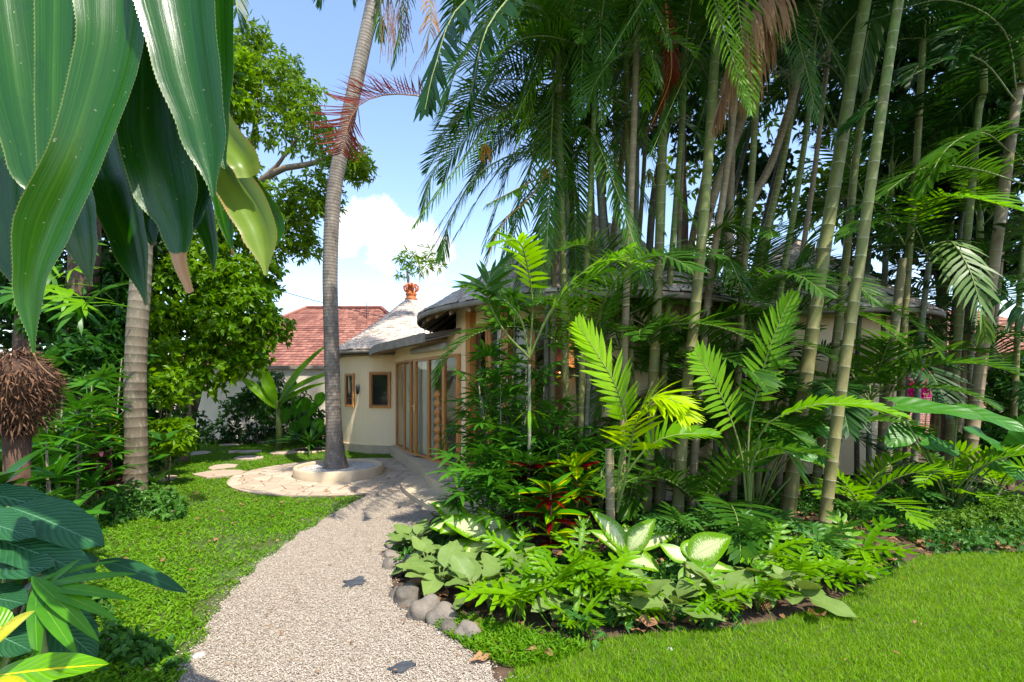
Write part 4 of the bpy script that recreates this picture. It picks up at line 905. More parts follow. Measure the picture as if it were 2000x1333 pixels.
for lab,px,Y,h,kd,n in LP: lowpalm(lab,px,0,Y,h,kd,n,cane=.09 if h>1 else .05)
# ---------------------------------------------------------------- leaf prototypes
def leafgeo(L=1,W=.5,shape='ovate',bend=.25,fold=.15,nl=8,nc=4,wavy=0,lobe=0,ripple=0,seed=0,g=None,m=0,t=.5,pet=0):
    g=g or G(); rr=random.Random(seed); V=[];uv=[]; ph=rr.random()*6
    for i in range(nl+1):
        t_=i/nl
        if shape=='ovate': w_=sin(pi*min(1,t_**.75*1.0))**.8 if 0<t_<1 else 0
        elif shape=='lance': w_=(sin(pi*t_**.85))**.75*(1-.15*t_) if 0<t_<1 else 0
        elif shape=='heart': w_=(max(0,1-t_)**.62)*(.75+.9*t_)*1.02 if t_<1 else 0
        elif shape=='strap': w_=min(1,.45+2.2*t_)*(1-t_**3.5) if t_<1 else 0
        w_=max(w_,.012)*W/2
        for j in range(nc+1):
            s_=j/nc*2-1; x=L*t_-(lobe*L*abs(s_)**1.6*(1-t_)**3 if lobe else 0); y=s_*w_
            z=fold*abs(y)-bend*L*t_*t_*.5+ripple*sin(t_*22+ph)*abs(s_)*W*.5+wavy*sin(t_*11+ph)*s_*abs(s_)*W
            V.append((x+pet,y,z)); uv.append((.5+s_/2,t_))
    n=nc+1; g.add(V,[(i*n+j,(i+1)*n+j,(i+1)*n+j+1,i*n+j+1) for i in range(nl) for j in range(nc)],m,uv,t); return g
def protos(name,mat,k,**a):
    out_=[]
    for i in range(k):
        b=dict(a); b['seed']=i+11; b['bend']=a.get('bend',.25)*random.uniform(.6,1.5); b['fold']=a.get('fold',.15)*random.uniform(.6,1.4)
        out_.append(leafgeo(**b).mesh(name,mat,True))
    return out_
P_hom=protos('leaf',m_hom,4,W=.66,shape='ovate',bend=.35,fold=.12,wavy=.05); P_die=protos('leaf',m_die,4,W=.50,shape='ovate',bend=.4,fold=.22,nl=10)
P_dry=protos('leaf',m_dry,4,W=.6,shape='ovate',bend=-.5,fold=.5,wavy=.15); P_crg=protos('leaf',m_crg,3,W=.36,shape='lance',bend=.4,fold=.25)
P_cry=protos('leaf',m_cry,3,W=.38,shape='lance',bend=.4,fold=.25); P_crr=protos('leaf',m_crr,3,W=.30,shape='lance',bend=.6,fold=.3); P_crp=protos('leaf',m_crp,3,W=.3,shape='lance',bend=.5,fold=.3)
P_teal=protos('leaf',m_teal,3,W=.55,shape='ovate',bend=.5,fold=.2,nl=14,ripple=.05,nc=6); P_ging=protos('leaf',m_ging,3,W=.2,shape='lance',bend=.5,fold=.2)
P_alo=protos('leaf',m_alo,3,W=.8,shape='heart',bend=.35,fold=.12,nl=12,nc=6,lobe=.22,wavy=.03); P_strap=protos('leaf',m_shrub,3,W=.08,shape='strap',bend=1.3,fold=.4)
P_ban=protos('leaf',m_frondb,2,W=.28,shape='lance',bend=.7,fold=.3,nl=12); P_round=protos('leaf',m_ging,2,W=.7,shape='ovate',bend=.3,fold=.1)
P_cord=protos('leaf',m_crp,3,W=.16,shape='lance',bend=.5,fold=.4); P_shr=protos('leaf',m_shrub,3,W=.4,shape='lance',bend=.5,fold=.2,nl=5,nc=2)
def lobed(mat,seed,L=1.0):
    r=random.Random(seed); g=G(); pts=[Vector((L*t-.05,0,-.28*L*t*t)) for t in [k/7 for k in range(8)]]
    V=[];uv=[]
    for k,p in enumerate(pts):
        w_=.075*sin(pi*min(1,(k+.8)/7.9))+.012; 
        for s_ in (-1,0,1): V.append(p+Vector((0,s_*w_,.35*abs(s_)*w_))); uv.append((.5+s_/2,k/7))
    g.add(V,[(3*k+j,3*k+3+j,3*k+4+j,3*k+1+j) for k in range(7) for j in (0,1)],0,uv,.5)
    for i in range(6):
        t=.03+.15*i; p=Vector((L*t-.05,0,-.28*L*t*t)); ll=L*(.60-.05*abs(i-1.5)-.025*i); ph=radians(120-16*i)
        for s_ in (-1,1):
            d=Vector((cos(ph+r.uniform(-.08,.08)),s_*sin(ph),.12+r.uniform(-.1,.1))).normalized(); q=p.copy(); side=UP.cross(d).normalized(); VV=[];u2=[]
            for k,wf in enumerate((.062,.045,.066,.048,.045,.005)):
                VV+= [q-side*wf*.85,q+Vector((0,0,-.012)),q+side*wf*.85]; u2+= [(.1,k/5),(.5,k/5),(.9,k/5)]; d=(d+Vector((0.06,0,-.12))).normalized(); q=q+d*ll/5
            g.add(VV,[(3*k+j,3*k+3+j,3*k+4+j,3*k+1+j) for k in range(5) for j in (0,1)],0,u2,r.uniform(.3,.8))
    g.tube([Vector((-.9,0,-.35)),Vector((-.5,0,-.08)),Vector((-.05,0,0))],.012,4,0,cap=False)
    return g.mesh('leaf',mat,True)
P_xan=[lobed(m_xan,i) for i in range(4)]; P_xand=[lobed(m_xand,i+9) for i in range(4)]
def palmate(mat,seed,n=8,L=.3,W=.042,pet=.35):
    r=random.Random(seed); g=G(); g.tube([Vector((0,0,0)),Vector((pet*.5,0,.04)),Vector((pet,0,.03))],.005,4,0,cap=False); o=Vector((pet,0,.03))
    for i in range(n):
        a=radians(-105+210*i/(n-1))+r.uniform(-.05,.05); d=Vector((cos(a),sin(a),.12)).normalized(); leaflet(g,o,d,UP,L*r.uniform(.85,1.1)*(1-.15*abs(a)/1.8),W*r.uniform(.8,1.15),.55*r.uniform(.7,1.5),0,r.uniform(.2,.8),4)
    return g.mesh('leaf',mat,True)
P_pal=[palmate(m_lady,i,n) for i,n in enumerate((7,8,9,8,6))]; P_palb=[palmate(m_frondb,i+20,7) for i in range(2)]
def rosette(parent,o,protos_,n,L,el=(5,60),jl=.25,az=None,spread=pi,rad=0,petal=None,up=UP,name='leaf',stalk=None):
    for i in range(n):
        a=(2*pi*i/n+random.uniform(-.4,.4)) if az is None else az+random.uniform(-spread,spread); e=radians(random.uniform(*el)); d=Vector((cos(a)*cos(e),sin(a)*cos(e),sin(e)))
        s_=L*random.uniform(1-jl,1+jl); q=Vector(o)+Vector((cos(a),sin(a),0))*rad*random.uniform(.3,1)
        if stalk:
            h=Vector((cos(a)*stalk*.5,sin(a)*stalk*.5,stalk*random.uniform(.5,1.1))); g=G(); g.tube([Vector(o),Vector(o)+h*.55+Vector((0,0,.02)),Vector(o)+h],.006,4,cap=False); g.build('stalk',m_rach,parent); q=Vector(o)+h
        inst(random.choice(protos_),name,parent,frame(d,(random.uniform(-.3,.3),random.uniform(-.3,.3),1),q,s_))
def plant(name,label,cat,px,py,group=None,Y=None,dz=0):
    b=gnd(px,py) if Y is None else Vector(((px-1000)*Y/F,Y,0)); return empty(name,label,cat,b,group)
# sage green ground plants along the stones
for lab,px,py,n,L in (('sage green broad-leaved clump nearest the step',808,1075,9,.20),('sage green clump above the brown path-edge stones',835,1118,11,.23),('sage green clump with a browned leaf behind the black lamp',860,1155,10,.23),
  ('sage green clump below the left variegated plant',905,1120,11,.24),('sage green clump behind the paired boulders',930,1175,10,.22),('sage green clump under the lobed leaves left of the croton',985,1160,9,.22),
  ('sage green clump at the lawn edge below the tall stalk leaf',1110,1205,8,.2),('low sage clump at the foot of the middle variegated plant',1235,1205,9,.2),('sage clump between two variegated plants at the soil edge',1310,1215,8,.22),
  ('sage clump with folded leaves at the bare soil',1420,1195,9,.24),('sage clump under the dark lobed plants at right',1480,1160,9,.24),('sage clump beside the biggest fallen brown leaf',1560,1185,8,.24),
  ('rightmost sage clump by the bright lawn',1650,1135,8,.22),('sage clump tucked behind the bright lobed plant in the middle',1060,1140,8,.22)):
    p=plant('sage_plant',lab,'plant',px,py,'sage green leafy plants in the bed'); rosette(p,(0,0,.02),P_hom,n+2,L*1.1,(-5,45),rad=.10,stalk=.14)
    for k in range(2): inst(random.choice(P_dry),'dry_leaf',p,frame(rnddir(-10,10),UP,(random.uniform(-.2,.2),random.uniform(-.2,.2),.03),L*.8))
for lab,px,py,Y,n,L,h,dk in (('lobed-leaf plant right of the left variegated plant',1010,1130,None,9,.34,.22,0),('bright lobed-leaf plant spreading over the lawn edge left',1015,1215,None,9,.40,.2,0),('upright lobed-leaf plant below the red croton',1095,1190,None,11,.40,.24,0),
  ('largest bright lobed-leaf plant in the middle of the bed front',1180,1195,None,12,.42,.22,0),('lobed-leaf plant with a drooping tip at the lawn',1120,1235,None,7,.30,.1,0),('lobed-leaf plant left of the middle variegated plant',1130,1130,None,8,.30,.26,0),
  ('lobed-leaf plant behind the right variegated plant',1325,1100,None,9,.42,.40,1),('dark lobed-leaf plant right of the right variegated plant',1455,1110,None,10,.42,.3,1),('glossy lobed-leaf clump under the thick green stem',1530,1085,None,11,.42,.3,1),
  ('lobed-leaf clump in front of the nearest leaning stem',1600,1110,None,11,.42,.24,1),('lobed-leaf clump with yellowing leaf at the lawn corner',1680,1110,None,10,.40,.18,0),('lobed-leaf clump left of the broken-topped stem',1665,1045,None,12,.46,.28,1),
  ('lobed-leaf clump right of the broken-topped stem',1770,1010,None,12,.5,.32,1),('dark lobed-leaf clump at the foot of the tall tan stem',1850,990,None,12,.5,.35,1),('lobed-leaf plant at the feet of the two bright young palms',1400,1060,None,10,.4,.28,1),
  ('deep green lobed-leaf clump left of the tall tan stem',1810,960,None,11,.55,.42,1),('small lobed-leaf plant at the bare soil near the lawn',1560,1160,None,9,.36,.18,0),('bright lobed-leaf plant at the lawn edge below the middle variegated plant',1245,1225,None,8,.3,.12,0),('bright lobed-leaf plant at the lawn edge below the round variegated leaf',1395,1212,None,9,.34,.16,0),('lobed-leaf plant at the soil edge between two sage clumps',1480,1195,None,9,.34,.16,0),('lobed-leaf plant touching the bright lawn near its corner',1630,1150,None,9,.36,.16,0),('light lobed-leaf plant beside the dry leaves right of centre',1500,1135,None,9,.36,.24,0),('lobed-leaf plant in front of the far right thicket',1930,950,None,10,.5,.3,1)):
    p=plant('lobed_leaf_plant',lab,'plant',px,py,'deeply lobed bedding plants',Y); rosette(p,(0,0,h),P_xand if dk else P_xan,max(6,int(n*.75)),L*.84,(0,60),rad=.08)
    g=G()
    for k in range(5): a=random.uniform(0,6.28); g.tube([(0,0,0),(cos(a)*.03,sin(a)*.03,h*.6),(cos(a)*.05,sin(a)*.05,h)],.008,4)
    g.build('stems',m_rach,p)
def leafpx(parent,b,base,tip,W,mat,arch=.12,up=(0,-.7,1),shape='ovate',name='leaf',**k):
    A=P(*base)-b; B=P(*tip)-b; d=B-A; L=d.length; g=leafgeo(1,W/L,shape,bend=k.pop('bend',.25),**k); o=g.build(name,mat,parent); M=frame(d,up,A,L); o.matrix_basis=M; return o
# variegated plants (leaf by leaf)
b=gnd(905,1090); p=empty('variegated_plant','cream and green variegated plant above the path-edge stones','plant',b)
for q in (((945,1050,4.85),(868,1005,4.7),.20),((958,1045,4.8),(872,1012,4.65),.24),((955,1045,4.8),(1010,1060,4.5),.24),((950,1060,4.8),(905,1080,4.5),.17),((925,1030,4.95),(845,975,5.0),.19),((900,1035,4.9),(842,1025,4.8),.16),((900,1025,4.9),(862,1035,4.6),.14),((985,1060,4.8),(935,985,5.0),.18),((920,1060,4.75),(868,1095,4.6),.17)):
    leafpx(p,b,q[0],q[1],q[2]*1.3,m_die,fold=.2,nl=12,bend=.25)
g=G(); g.tube([(0,0,0),P(935,1060,4.85)-b],.02,6); g.build('stem',m_rach,p)
b=gnd(1225,1150); p=empty('variegated_plant','variegated plant with upright cream-centred leaves in the middle of the bed','plant',b)
for q in (((1225,1075,4.4),(1165,995,4.35),.17),((1222,1085,4.4),(1164,1030,4.2),.14),((1225,1080,4.4),(1275,1012,4.35),.17),((1222,1085,4.4),(1290,1108,4.15),.16),((1225,1080,4.4),(1330,1030,4.6),.12),((1222,1090,4.4),(1195,1145,4.3),.14),((1228,1085,4.4),(1222,1015,4.7),.14),((1240,1100,4.4),(1322,1130,4.3),.10)):
    leafpx(p,b,q[0],q[1],q[2]*1.3,m_die,fold=.25,nl=12,bend=.3)
g=G(); g.tube([(0,0,0),P(1223,1085,4.4)-b],.02,6); g.build('stem',m_rach,p)
b=gnd(1350,1190); p=empty('variegated_plant','variegated plant with one broad round cream leaf at the front of the bed','plant',b)
for q in (((1345,1092,4.1),(1425,1045,4.0),.26),((1345,1098,4.1),(1435,1110,3.9),.12),((1345,1105,4.1),(1365,1180,3.85),.21),((1340,1098,4.1),(1290,1060,4.2),.14),((1345,1090,4.1),(1350,1050,4.3),.14)):
    leafpx(p,b,q[0],q[1],q[2]*1.15,m_die,fold=.15,nl=12,bend=.2)
g=G(); g.tube([(0,0,0),P(1342,1100,4.1)-b],.022,6); g.tube([(.06,0,0),P(1338,1110,4.1)-b],.018,6); g.build('stem',m_rach,p)
# crotons
for lab,px,py,hs,L,kk in (('croton with yellow-veined green leaves and red under-leaves nearest the lady palm',1075,1110,(.30,.50,.70),.32,(P_crg,P_cry)),('red and dark purple croton behind the yellow-veined croton',1040,1060,(.25,.45,.62,.78),.34,(P_crr,P_crr)),
    ('taller croton with yellow veins beside the cane of the young palm',1125,1070,(.35,.60,.85),.34,(P_cry,P_crg))):
    p=plant('croton',lab,'shrub',px,py,'crotons in the bed')
    g=G(); g.tube([(0,0,0),(.01,0,.4),(0,0,hs[-1])],.012,5); g.build('stem',m_woodd,p)
    for i,h in enumerate(hs):
        rosette(p,(0,0,h),kk[0] if i else kk[1],8,L,(0,55)); rosette(p,(0,0,h-.06),P_crr,7,L*.8,(-10,35))
# lady palms : canes with fans
def lady(label,px,Y,canes,fan,hmax,spread=.35,grp='lady palms by the villa doors',hmin=0.35,protos_=None,sc=(.8,1.15)):
    b=Vector(((px-1000)*Y/F,Y,0)); p=empty('lady_palm',label,'palm',b,grp)
    for c in range(canes):
        a=2*pi*c/canes+random.random(); bx,by=cos(a)*spread*.4,sin(a)*spread*.4; h=hmax*random.uniform(.6,1) if c else hmax; tx,ty=bx+cos(a)*spread*.5,by+sin(a)*spread*.3
        g=G(); g.tube([(bx,by,0),((bx+tx)/2,(by+ty)/2,h*.5),(tx,ty,h)],[.014,.012,.008],5); g.build('cane',m_std,p)
        for k in range(fan):
            u=hmin/hmax+(1-hmin/hmax)*(k+.5)/fan; o=Vector((bx+(tx-bx)*u,by+(ty-by)*u,h*u)); d=rnddir(0,50); 
            inst(random.choice(protos_ or P_pal),'leaf',p,frame(d,UP,o,random.uniform(*sc)))
for a in (('tall lady palm at the left end of the glazed doors',985,5.9,6,14,2.1),('lady palm leaning over the cream step',985,5.3,5,10,.95),('dense lady palm low beside the cream step',1003,5.1,6,11,.75),('lady palm in front of the middle villa doors',1035,6.1,5,11,1.7),
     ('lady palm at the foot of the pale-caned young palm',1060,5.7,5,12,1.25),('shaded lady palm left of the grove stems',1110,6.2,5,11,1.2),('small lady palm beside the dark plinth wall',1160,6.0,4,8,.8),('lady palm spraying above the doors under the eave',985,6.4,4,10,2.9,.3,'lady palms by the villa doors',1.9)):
    lady(*a)
# large elephant-ear leaves on the right
b=Vector((3.1,6.2,0)); p=empty('elephant_ear','elephant ear plant with huge leaves behind the leaning pair of stems','plant',b)
for q in (((1560,870,6.0),(1640,905,5.6),.34),((1530,840,6.0),(1590,890,5.5),.55),((1500,860,6.2),(1480,900,5.8),.38),((1560,820,6.3),(1640,850,6.0),.34),((1430,790,6.6),(1500,830,6.3),.5),((1470,820,6.4),(1410,770,6.4),.5),((1590,780,6.5),(1520,730,6.6),.5),((1660,830,6.6),(1690,790,6.4),.4)):
    leafpx(p,b,q[0],q[1],q[2]*1.1,m_alo,shape='heart',lobe=.2,nl=12,nc=6,fold=.1,bend=.35,wavy=.03); g=G(); e=P(*q[0])-b; g.tube([(0,0,0),e*.5+Vector((0,0,.1)),e],.012,5); g.build('stalk',m_rach,p)
b=Vector((5.9,6.5,0)); p=empty('elephant_ear','elephant ear plant with long pale green leaves reaching right past the tall tan stem','plant',b)
for q in (((1750,790,6.2),(1930,800,5.8),.33),((1870,800,6.1),(2010,830,5.6),.36),((1800,860,6.4),(1880,880,6.2),.36),((1960,880,6.5),(1900,830,6.3),.45),((1780,830,6.6),(1740,870,6.4),.35),((2000,870,6.6),(2040,800,6.4),.5),((1930,900,6.6),(2010,930,6.3),.4)):
    leafpx(p,b,q[0],q[1],q[2]*1.15,m_alo,shape='heart',lobe=.15,nl=12,nc=6,fold=.1,bend=.3,wavy=.04); g=G(); e=P(*q[0])-b; g.tube([(0,0,0),e*.5+Vector((0,0,.1)),e],.012,5); g.build('stalk',m_rach,p)
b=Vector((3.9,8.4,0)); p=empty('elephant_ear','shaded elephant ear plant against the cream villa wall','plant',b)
for i in range(11): inst(random.choice(P_alo),'leaf',p,frame(rnddir(-40,10,-pi/2,1.3),(0,-.8,1),(random.uniform(-1.2,1.6),random.uniform(-.5,.5),random.uniform(.5,1.5)),random.uniform(.4,.65)))
for lab,px,py in (('purple cordyline beside the broken-topped stem',1700,905),('purple cordyline at the foot of the right thicket',1975,895),('purple cordyline between the dark stems',1740,900)):
    p=plant('cordyline',lab,'plant',px,py,'purple cordylines'); 
    for h in (.12,.3): rosette(p,(0,0,h),P_cord,11,.5,(15,70))
# ---------------------------------------------------------------- leaf clouds
def leafcloud(name,centers,mat,per,L,W,parent=None,droop=.5,k=5,fill=.65,kind=None,seedv=0):
    """centers: (x,y,z,rx,ry,rz,count of twigs). every twig carries a rosette of k folded leaves"""
    C_=[];Rr=[]
    for (x,y,z,rx,ry,rz,n) in centers:
        n=int(n*per); d=RNG.normal(size=(n,3)); d/=np.linalg.norm(d,axis=1)[:,None]; r=RNG.random(n)**(1/3*fill)
        # lumpy shells: push radius by low-frequency noise so outline is uneven
        lump=1+.22*np.sin(d[:,0]*5+x*3)*np.cos(d[:,2]*6+y*2)+.12*np.sin(d[:,1]*11+z)
        q=d*(r*lump)[:,None]*np.array([rx,ry,rz])+np.array([x,y,z]); C_.append(q); Rr.append(d)
    C_=np.concatenate(C_); D=np.concatenate(Rr); n=len(C_)
    D=D+RNG.normal(0,.5,(n,3))+np.array([0,0,.25]); D/=np.linalg.norm(D,axis=1)[:,None]
    Cn=np.repeat(C_,k,0); Dn=np.repeat(D,k,0); m=len(Cn); q=RNG.normal(size=(m,3)); q-= (q*Dn).sum(1)[:,None]*Dn; q/=np.linalg.norm(q,axis=1)[:,None]
    d=Dn*.45+q*.9; d[:,2]-=droop*RNG.random(m); d/=np.linalg.norm(d,axis=1)[:,None]
    nrm=Dn+RNG.normal(0,.25,(m,3)); s_=np.cross(nrm,d); s_/=np.linalg.norm(s_,axis=1)[:,None]; nz=np.cross(d,s_)
    l=(L*RNG.uniform(.7,1.2,m))[:,None]; w_=(W*RNG.uniform(.8,1.15,m))[:,None]/2; up=nz*w_*.35
    Bp=Cn+d*l*.08; V=np.stack([Bp,Cn+d*l*.38+s_*w_+up,Cn+d*l*.72+s_*w_*.72+up,Cn+d*l-np.array([0,0,1])*l*.12,Cn+d*l*.72-s_*w_*.72+up,Cn+d*l*.38-s_*w_+up],1).reshape(-1,3)
    f=np.array([(0,1,2,3),(0,3,4,5)]); Q=(f[None]+6*np.arange(m)[:,None,None]).reshape(-1,4)
    t=np.clip(np.repeat(np.repeat(RNG.uniform(.1,.9,n),k)+RNG.normal(0,.12,m),6),0,1)
    uv=np.tile(np.array([(.5,0),(1,.35),(.9,.7),(.5,1),(.1,.7),(0,.35)]),(m,1))
    o=bigmesh(name,V,Q,mat,t,False,parent=parent,uv=uv)
    if kind: o['kind']=kind
    return o
def pc(px,py,Y,r,n,fz=.8): c=P(px,py,Y); R=r*Y/F; return (c.x,c.y,c.z,R,R*.85,R*fz,n)
# big mango-like tree behind the left lawn
b=Vector(((362-1000)*12.6/F,12.6,0)); bt=empty('shade_tree','big spreading tree with reddish trunk and bright leafy crown behind the left lawn','tree',b)
def limb(parent,b,ctrl,r0,r1,mat,name='branch',n=10,sides=9):
    c=curve([q if isinstance(q,Vector) else P(*q)-b for q in ctrl],n); g=G(); c=[p+Vector((random.uniform(-.02,.02),random.uniform(-.02,.02),0)) for p in c]; g.tube(c,[r0+(r1-r0)*i/(n-1) for i in range(n)],sides); return g.build(name,mat,parent)
limb(bt,b,[(358,880,12.6),(365,800,12.6),(385,700,12.7),(400,560,12.8),(430,430,12.9)],.27,.17,m_bark,'trunk',14,12)
for q,r in (([(400,560,12.8),(470,400,12.5),(540,335,12.2),(620,318,12.0),(655,300,11.9)],.12),([(430,430,12.9),(480,320,12.9),(500,230,12.8),(510,150,12.8)],.10),([(520,345,12.3),(560,300,12.2),(590,250,12.0)],.06),([(400,560,12.8),(330,480,12.4),(300,400,12.2)],.1),([(620,318,12),(660,330,12),(690,320,12)],.04),([(480,320,12.9),(450,240,12.7),(440,160,12.6)],.07)): limb(bt,b,q,r,r*.35,m_barkl)
cl=[(470,110,12.8,60,150),(440,180,12.5,60,170),(530,160,12.6,65,150),(590,200,12.3,50,110),(520,240,12.4,60,120),(600,260,12.1,55,120),(670,310,12.0,52,130),(700,330,11.9,32,60),(610,380,12.0,60,150),(540,400,12.2,60,150),(460,330,12.4,60,130),(560,450,12.2,55,140),(600,480,12.4,35,60),(500,480,12.0,60,140),(555,140,12.9,40,70),(480,560,12.0,60,90),(640,400,12.2,30,50),(500,70,12.9,35,60)]
leafcloud('crown',[(lambda c:(c[0]-b.x,c[1]-b.y,*c[2:]))(pc(*q)) for q in cl],m_tree,1.25,.19,.05,bt,.8,6,1.0)
cl=[(450,130,11.6,45,120),(450,200,11.5,40,100)]
bb=Vector(((440-1000)*10.2/F,10.2,0))
cl2=[(370,560,10.6,85,300),(440,640,10.3,70,260),(330,650,10.2,75,240),(480,600,10.2,55,190),(500,540,10.8,45,120),(530,640,11.2,40,100),(470,700,10.4,40,110),(440,560,10.4,60,150),(400,720,10.2,60,160),(320,740,10,60,150),(300,520,10.6,70,220),(420,520,10.8,60,180),(500,680,10.4,30,60),(350,450,10.9,70,200),(450,450,11,50,120),(300,620,9.8,50,120)]
bs=empty('leafy_tree','bushy tree with glossy mid-green leaves arching over the left lawn','tree',bb)
limb(bs,bb,[(360,900,10.6),(365,780,10.6),(380,680,10.5),(390,560,10.6)],.12,.06,m_barkl,'trunk'); limb(bs,bb,[(380,690,10.5),(430,620,10.4),(480,590,10.2)],.05,.02,m_barkl)
leafcloud('crown',[(lambda c:(c[0]-bb.x,c[1]-bb.y,*c[2:]))(pc(*q)) for q in cl2],m_treeb,1.15,.17,.085,bs,.7,5,.9)
leafcloud('bright_crown',[(lambda c:(c[0]-bb.x,c[1]-bb.y,*c[2:]))(pc(*q)) for q in cl],m_treeb,1.2,.2,.09,bs,.5,5,.9)
# shade trees on the left with visible trunks
def tree(label,base,ctrl,r0,r1,tm,clusters,lm,per,L,W,name='shade_tree',group=None,k=5,droop=.6,seg=None):
    b=Vector(base); o=empty(name,label,'tree',b,group)
    if seg: stem(o,[P(*q) for q in ctrl],r0*2,r1*2,tm,seg,'trunk',flare=.3,base=b,bulge=1.008,sides=14)
    else: limb(o,b,ctrl,r0,r1,tm,'trunk',14,12)
    if clusters: leafcloud('crown',[(lambda c:(c[0]-b.x,c[1]-b.y,*c[2:]))(pc(*q)) for q in clusters],lm,per,L,W,o,droop,k,.8)
    return o,b
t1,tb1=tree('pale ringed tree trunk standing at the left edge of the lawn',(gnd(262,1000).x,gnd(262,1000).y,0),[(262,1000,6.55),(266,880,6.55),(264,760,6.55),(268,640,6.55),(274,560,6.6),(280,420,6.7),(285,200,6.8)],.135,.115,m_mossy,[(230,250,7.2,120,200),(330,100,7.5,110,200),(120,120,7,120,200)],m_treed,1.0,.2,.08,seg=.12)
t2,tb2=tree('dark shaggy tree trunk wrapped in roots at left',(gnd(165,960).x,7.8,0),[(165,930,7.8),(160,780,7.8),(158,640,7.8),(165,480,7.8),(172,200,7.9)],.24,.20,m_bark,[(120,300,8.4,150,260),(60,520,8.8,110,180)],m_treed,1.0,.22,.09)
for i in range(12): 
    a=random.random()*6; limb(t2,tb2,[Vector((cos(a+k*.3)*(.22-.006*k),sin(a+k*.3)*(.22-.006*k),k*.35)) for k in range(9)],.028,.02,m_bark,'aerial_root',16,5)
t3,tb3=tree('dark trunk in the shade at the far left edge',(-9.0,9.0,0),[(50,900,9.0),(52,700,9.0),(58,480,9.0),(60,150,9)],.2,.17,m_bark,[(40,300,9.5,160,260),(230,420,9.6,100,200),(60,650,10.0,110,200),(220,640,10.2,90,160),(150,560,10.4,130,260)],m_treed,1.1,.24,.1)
# fan leaves on the ringed trunk and shaggy trunk
for o,bq,pts in ((t1,tb1,[(255,600,6.3),(225,590,6.2)]),(t2,tb2,[(150,470,7.3),(175,520,7.2),(190,560,7.2),(140,560,7.2)])):
    for q in pts:
        for k in range(2): inst(random.choice(P_palb+P_pal),'fan_leaf',o,frame(rnddir(-25,10,-pi/2+random.uniform(-1,1),.4),(0,-1,.6),P(*q)-bq,random.uniform(1.2,1.6)))
# background masses
def bush(label,cl,mat,per,L,W,name='shrub',cat='shrub',group=None,k=5,stems=True,Y=None,z0=None,droop=.5,bright=None):
    x=sum(pc(*q)[0] for q in cl)/len(cl); y=sum(pc(*q)[1] for q in cl)/len(cl); b=Vector((x,y,0)); o=empty(name,label,cat,b,group)
    cs=[(lambda c:(c[0]-b.x,c[1]-b.y,*c[2:]))(pc(*q)) for q in cl]
    leafcloud('foliage',cs,mat,per,L,W,o,droop,k,.85)
    g=G()
    for c in cs:
        for j in range(3): e=Vector((c[0]+random.uniform(-.5,.5)*c[3],c[1]+random.uniform(-.5,.5)*c[4],c[2]+random.uniform(-.2,.5)*c[5])); g.tube([(c[0]*.5,c[1]*.5,0),(c[0]*.8,c[1]*.8,e.z*.5),e],[.02,.015,.008],4)
    g.build('stems',m_barkl,o); return o,b
bush('hedge-like glossy shrub under the leafy tree at the back of the lawn',[(300,830,9.5,60,200),(360,840,11,45,120),(290,880,8.8,50,140)],m_shrub,1,.14,.06)
bush('dark shrub filling the gap left of the ringed trunk',[(200,820,8.2,60,200),(120,800,8.6,70,220),(60,760,9.2,90,260),(200,700,9.4,70,200)],m_shrub,1,.2,.08)
bush('mid-green shrub with narrow leaves behind the croton leaves at left',[(120,890,6.6,70,220),(50,900,6.2,70,200),(200,900,7.0,50,150)],m_shrub,1,.20,.05)
bush('bright leafy shrub between the shaggy trunk and the ringed trunk',[(205,640,8.0,50,130),(215,720,7.8,50,130),(150,700,7.2,55,130),(120,610,7.6,60,140),(215,560,8.2,50,110)],m_shrub,1.1,.24,.09)
bush('bright leafy shrub right of the pale ringed trunk',[(325,760,8.6,45,140),(335,850,8.2,40,120),(310,700,9.0,45,110)],m_treeb,1,.16,.07)
bush('low shrub hugging the foot of the pale ringed trunk',[(250,985,6.3,50,200),(300,985,6.4,42,150),(340,1000,6.2,28,80),(215,1010,6.0,45,160)],m_xand,1,.09,.035)
bush('low leafy shrub creeping from the big-leaf plants to the path',[(200,1270,3.1,60,160),(270,1300,3.0,55,150),(330,1320,2.9,30,60),(160,1200,3.5,50,120)],m_xand,1,.065,.032)
bush('dark low hedge along the boundary wall left part',[(430,850,14.3,40,140),(500,850,14.3,40,140),(560,850,14.2,35,120),(460,800,14.6,30,80)],m_treed,1,.14,.06)
bush('rounded dark shrub right of the strappy clump',[(530,800,13.9,38,140),(570,790,14.0,35,130),(600,820,13.6,30,110),(620,850,13.4,25,70)],m_shrub,1,.16,.06)
bush('shrub with narrow leaves in front of the boundary wall',[(500,770,14.2,28,80),(530,745,14.2,22,50),(475,790,14,25,60)],m_shrub,1,.22,.035)
bush('light green low hedge along the right lawn',[(1830,1040,5.6,35,170),(1880,1030,5.7,42,220),(1940,1020,5.8,50,260),(2000,1010,5.9,50,260),(2060,1010,6,50,200),(1800,1060,5.4,22,80),(1900,1060,5.3,28,110),(1960,1060,5.35,30,120)],m_cover,1.5,.055,.026)
bush('bougainvillea with bright pink bracts behind the stems at right',[(1785,760,11.6,26,200),(1815,735,11.6,22,150),(1760,790,11.8,20,90)],m_pink,1.2,.07,.055,name='bougainvillea')
bush('leafy shrub in the shade right of the tall tan stem',[(1990,760,8.6,70,240),(1950,850,8.0,50,160),(2020,880,7.4,60,160)],m_shrub,1,.16,.06)
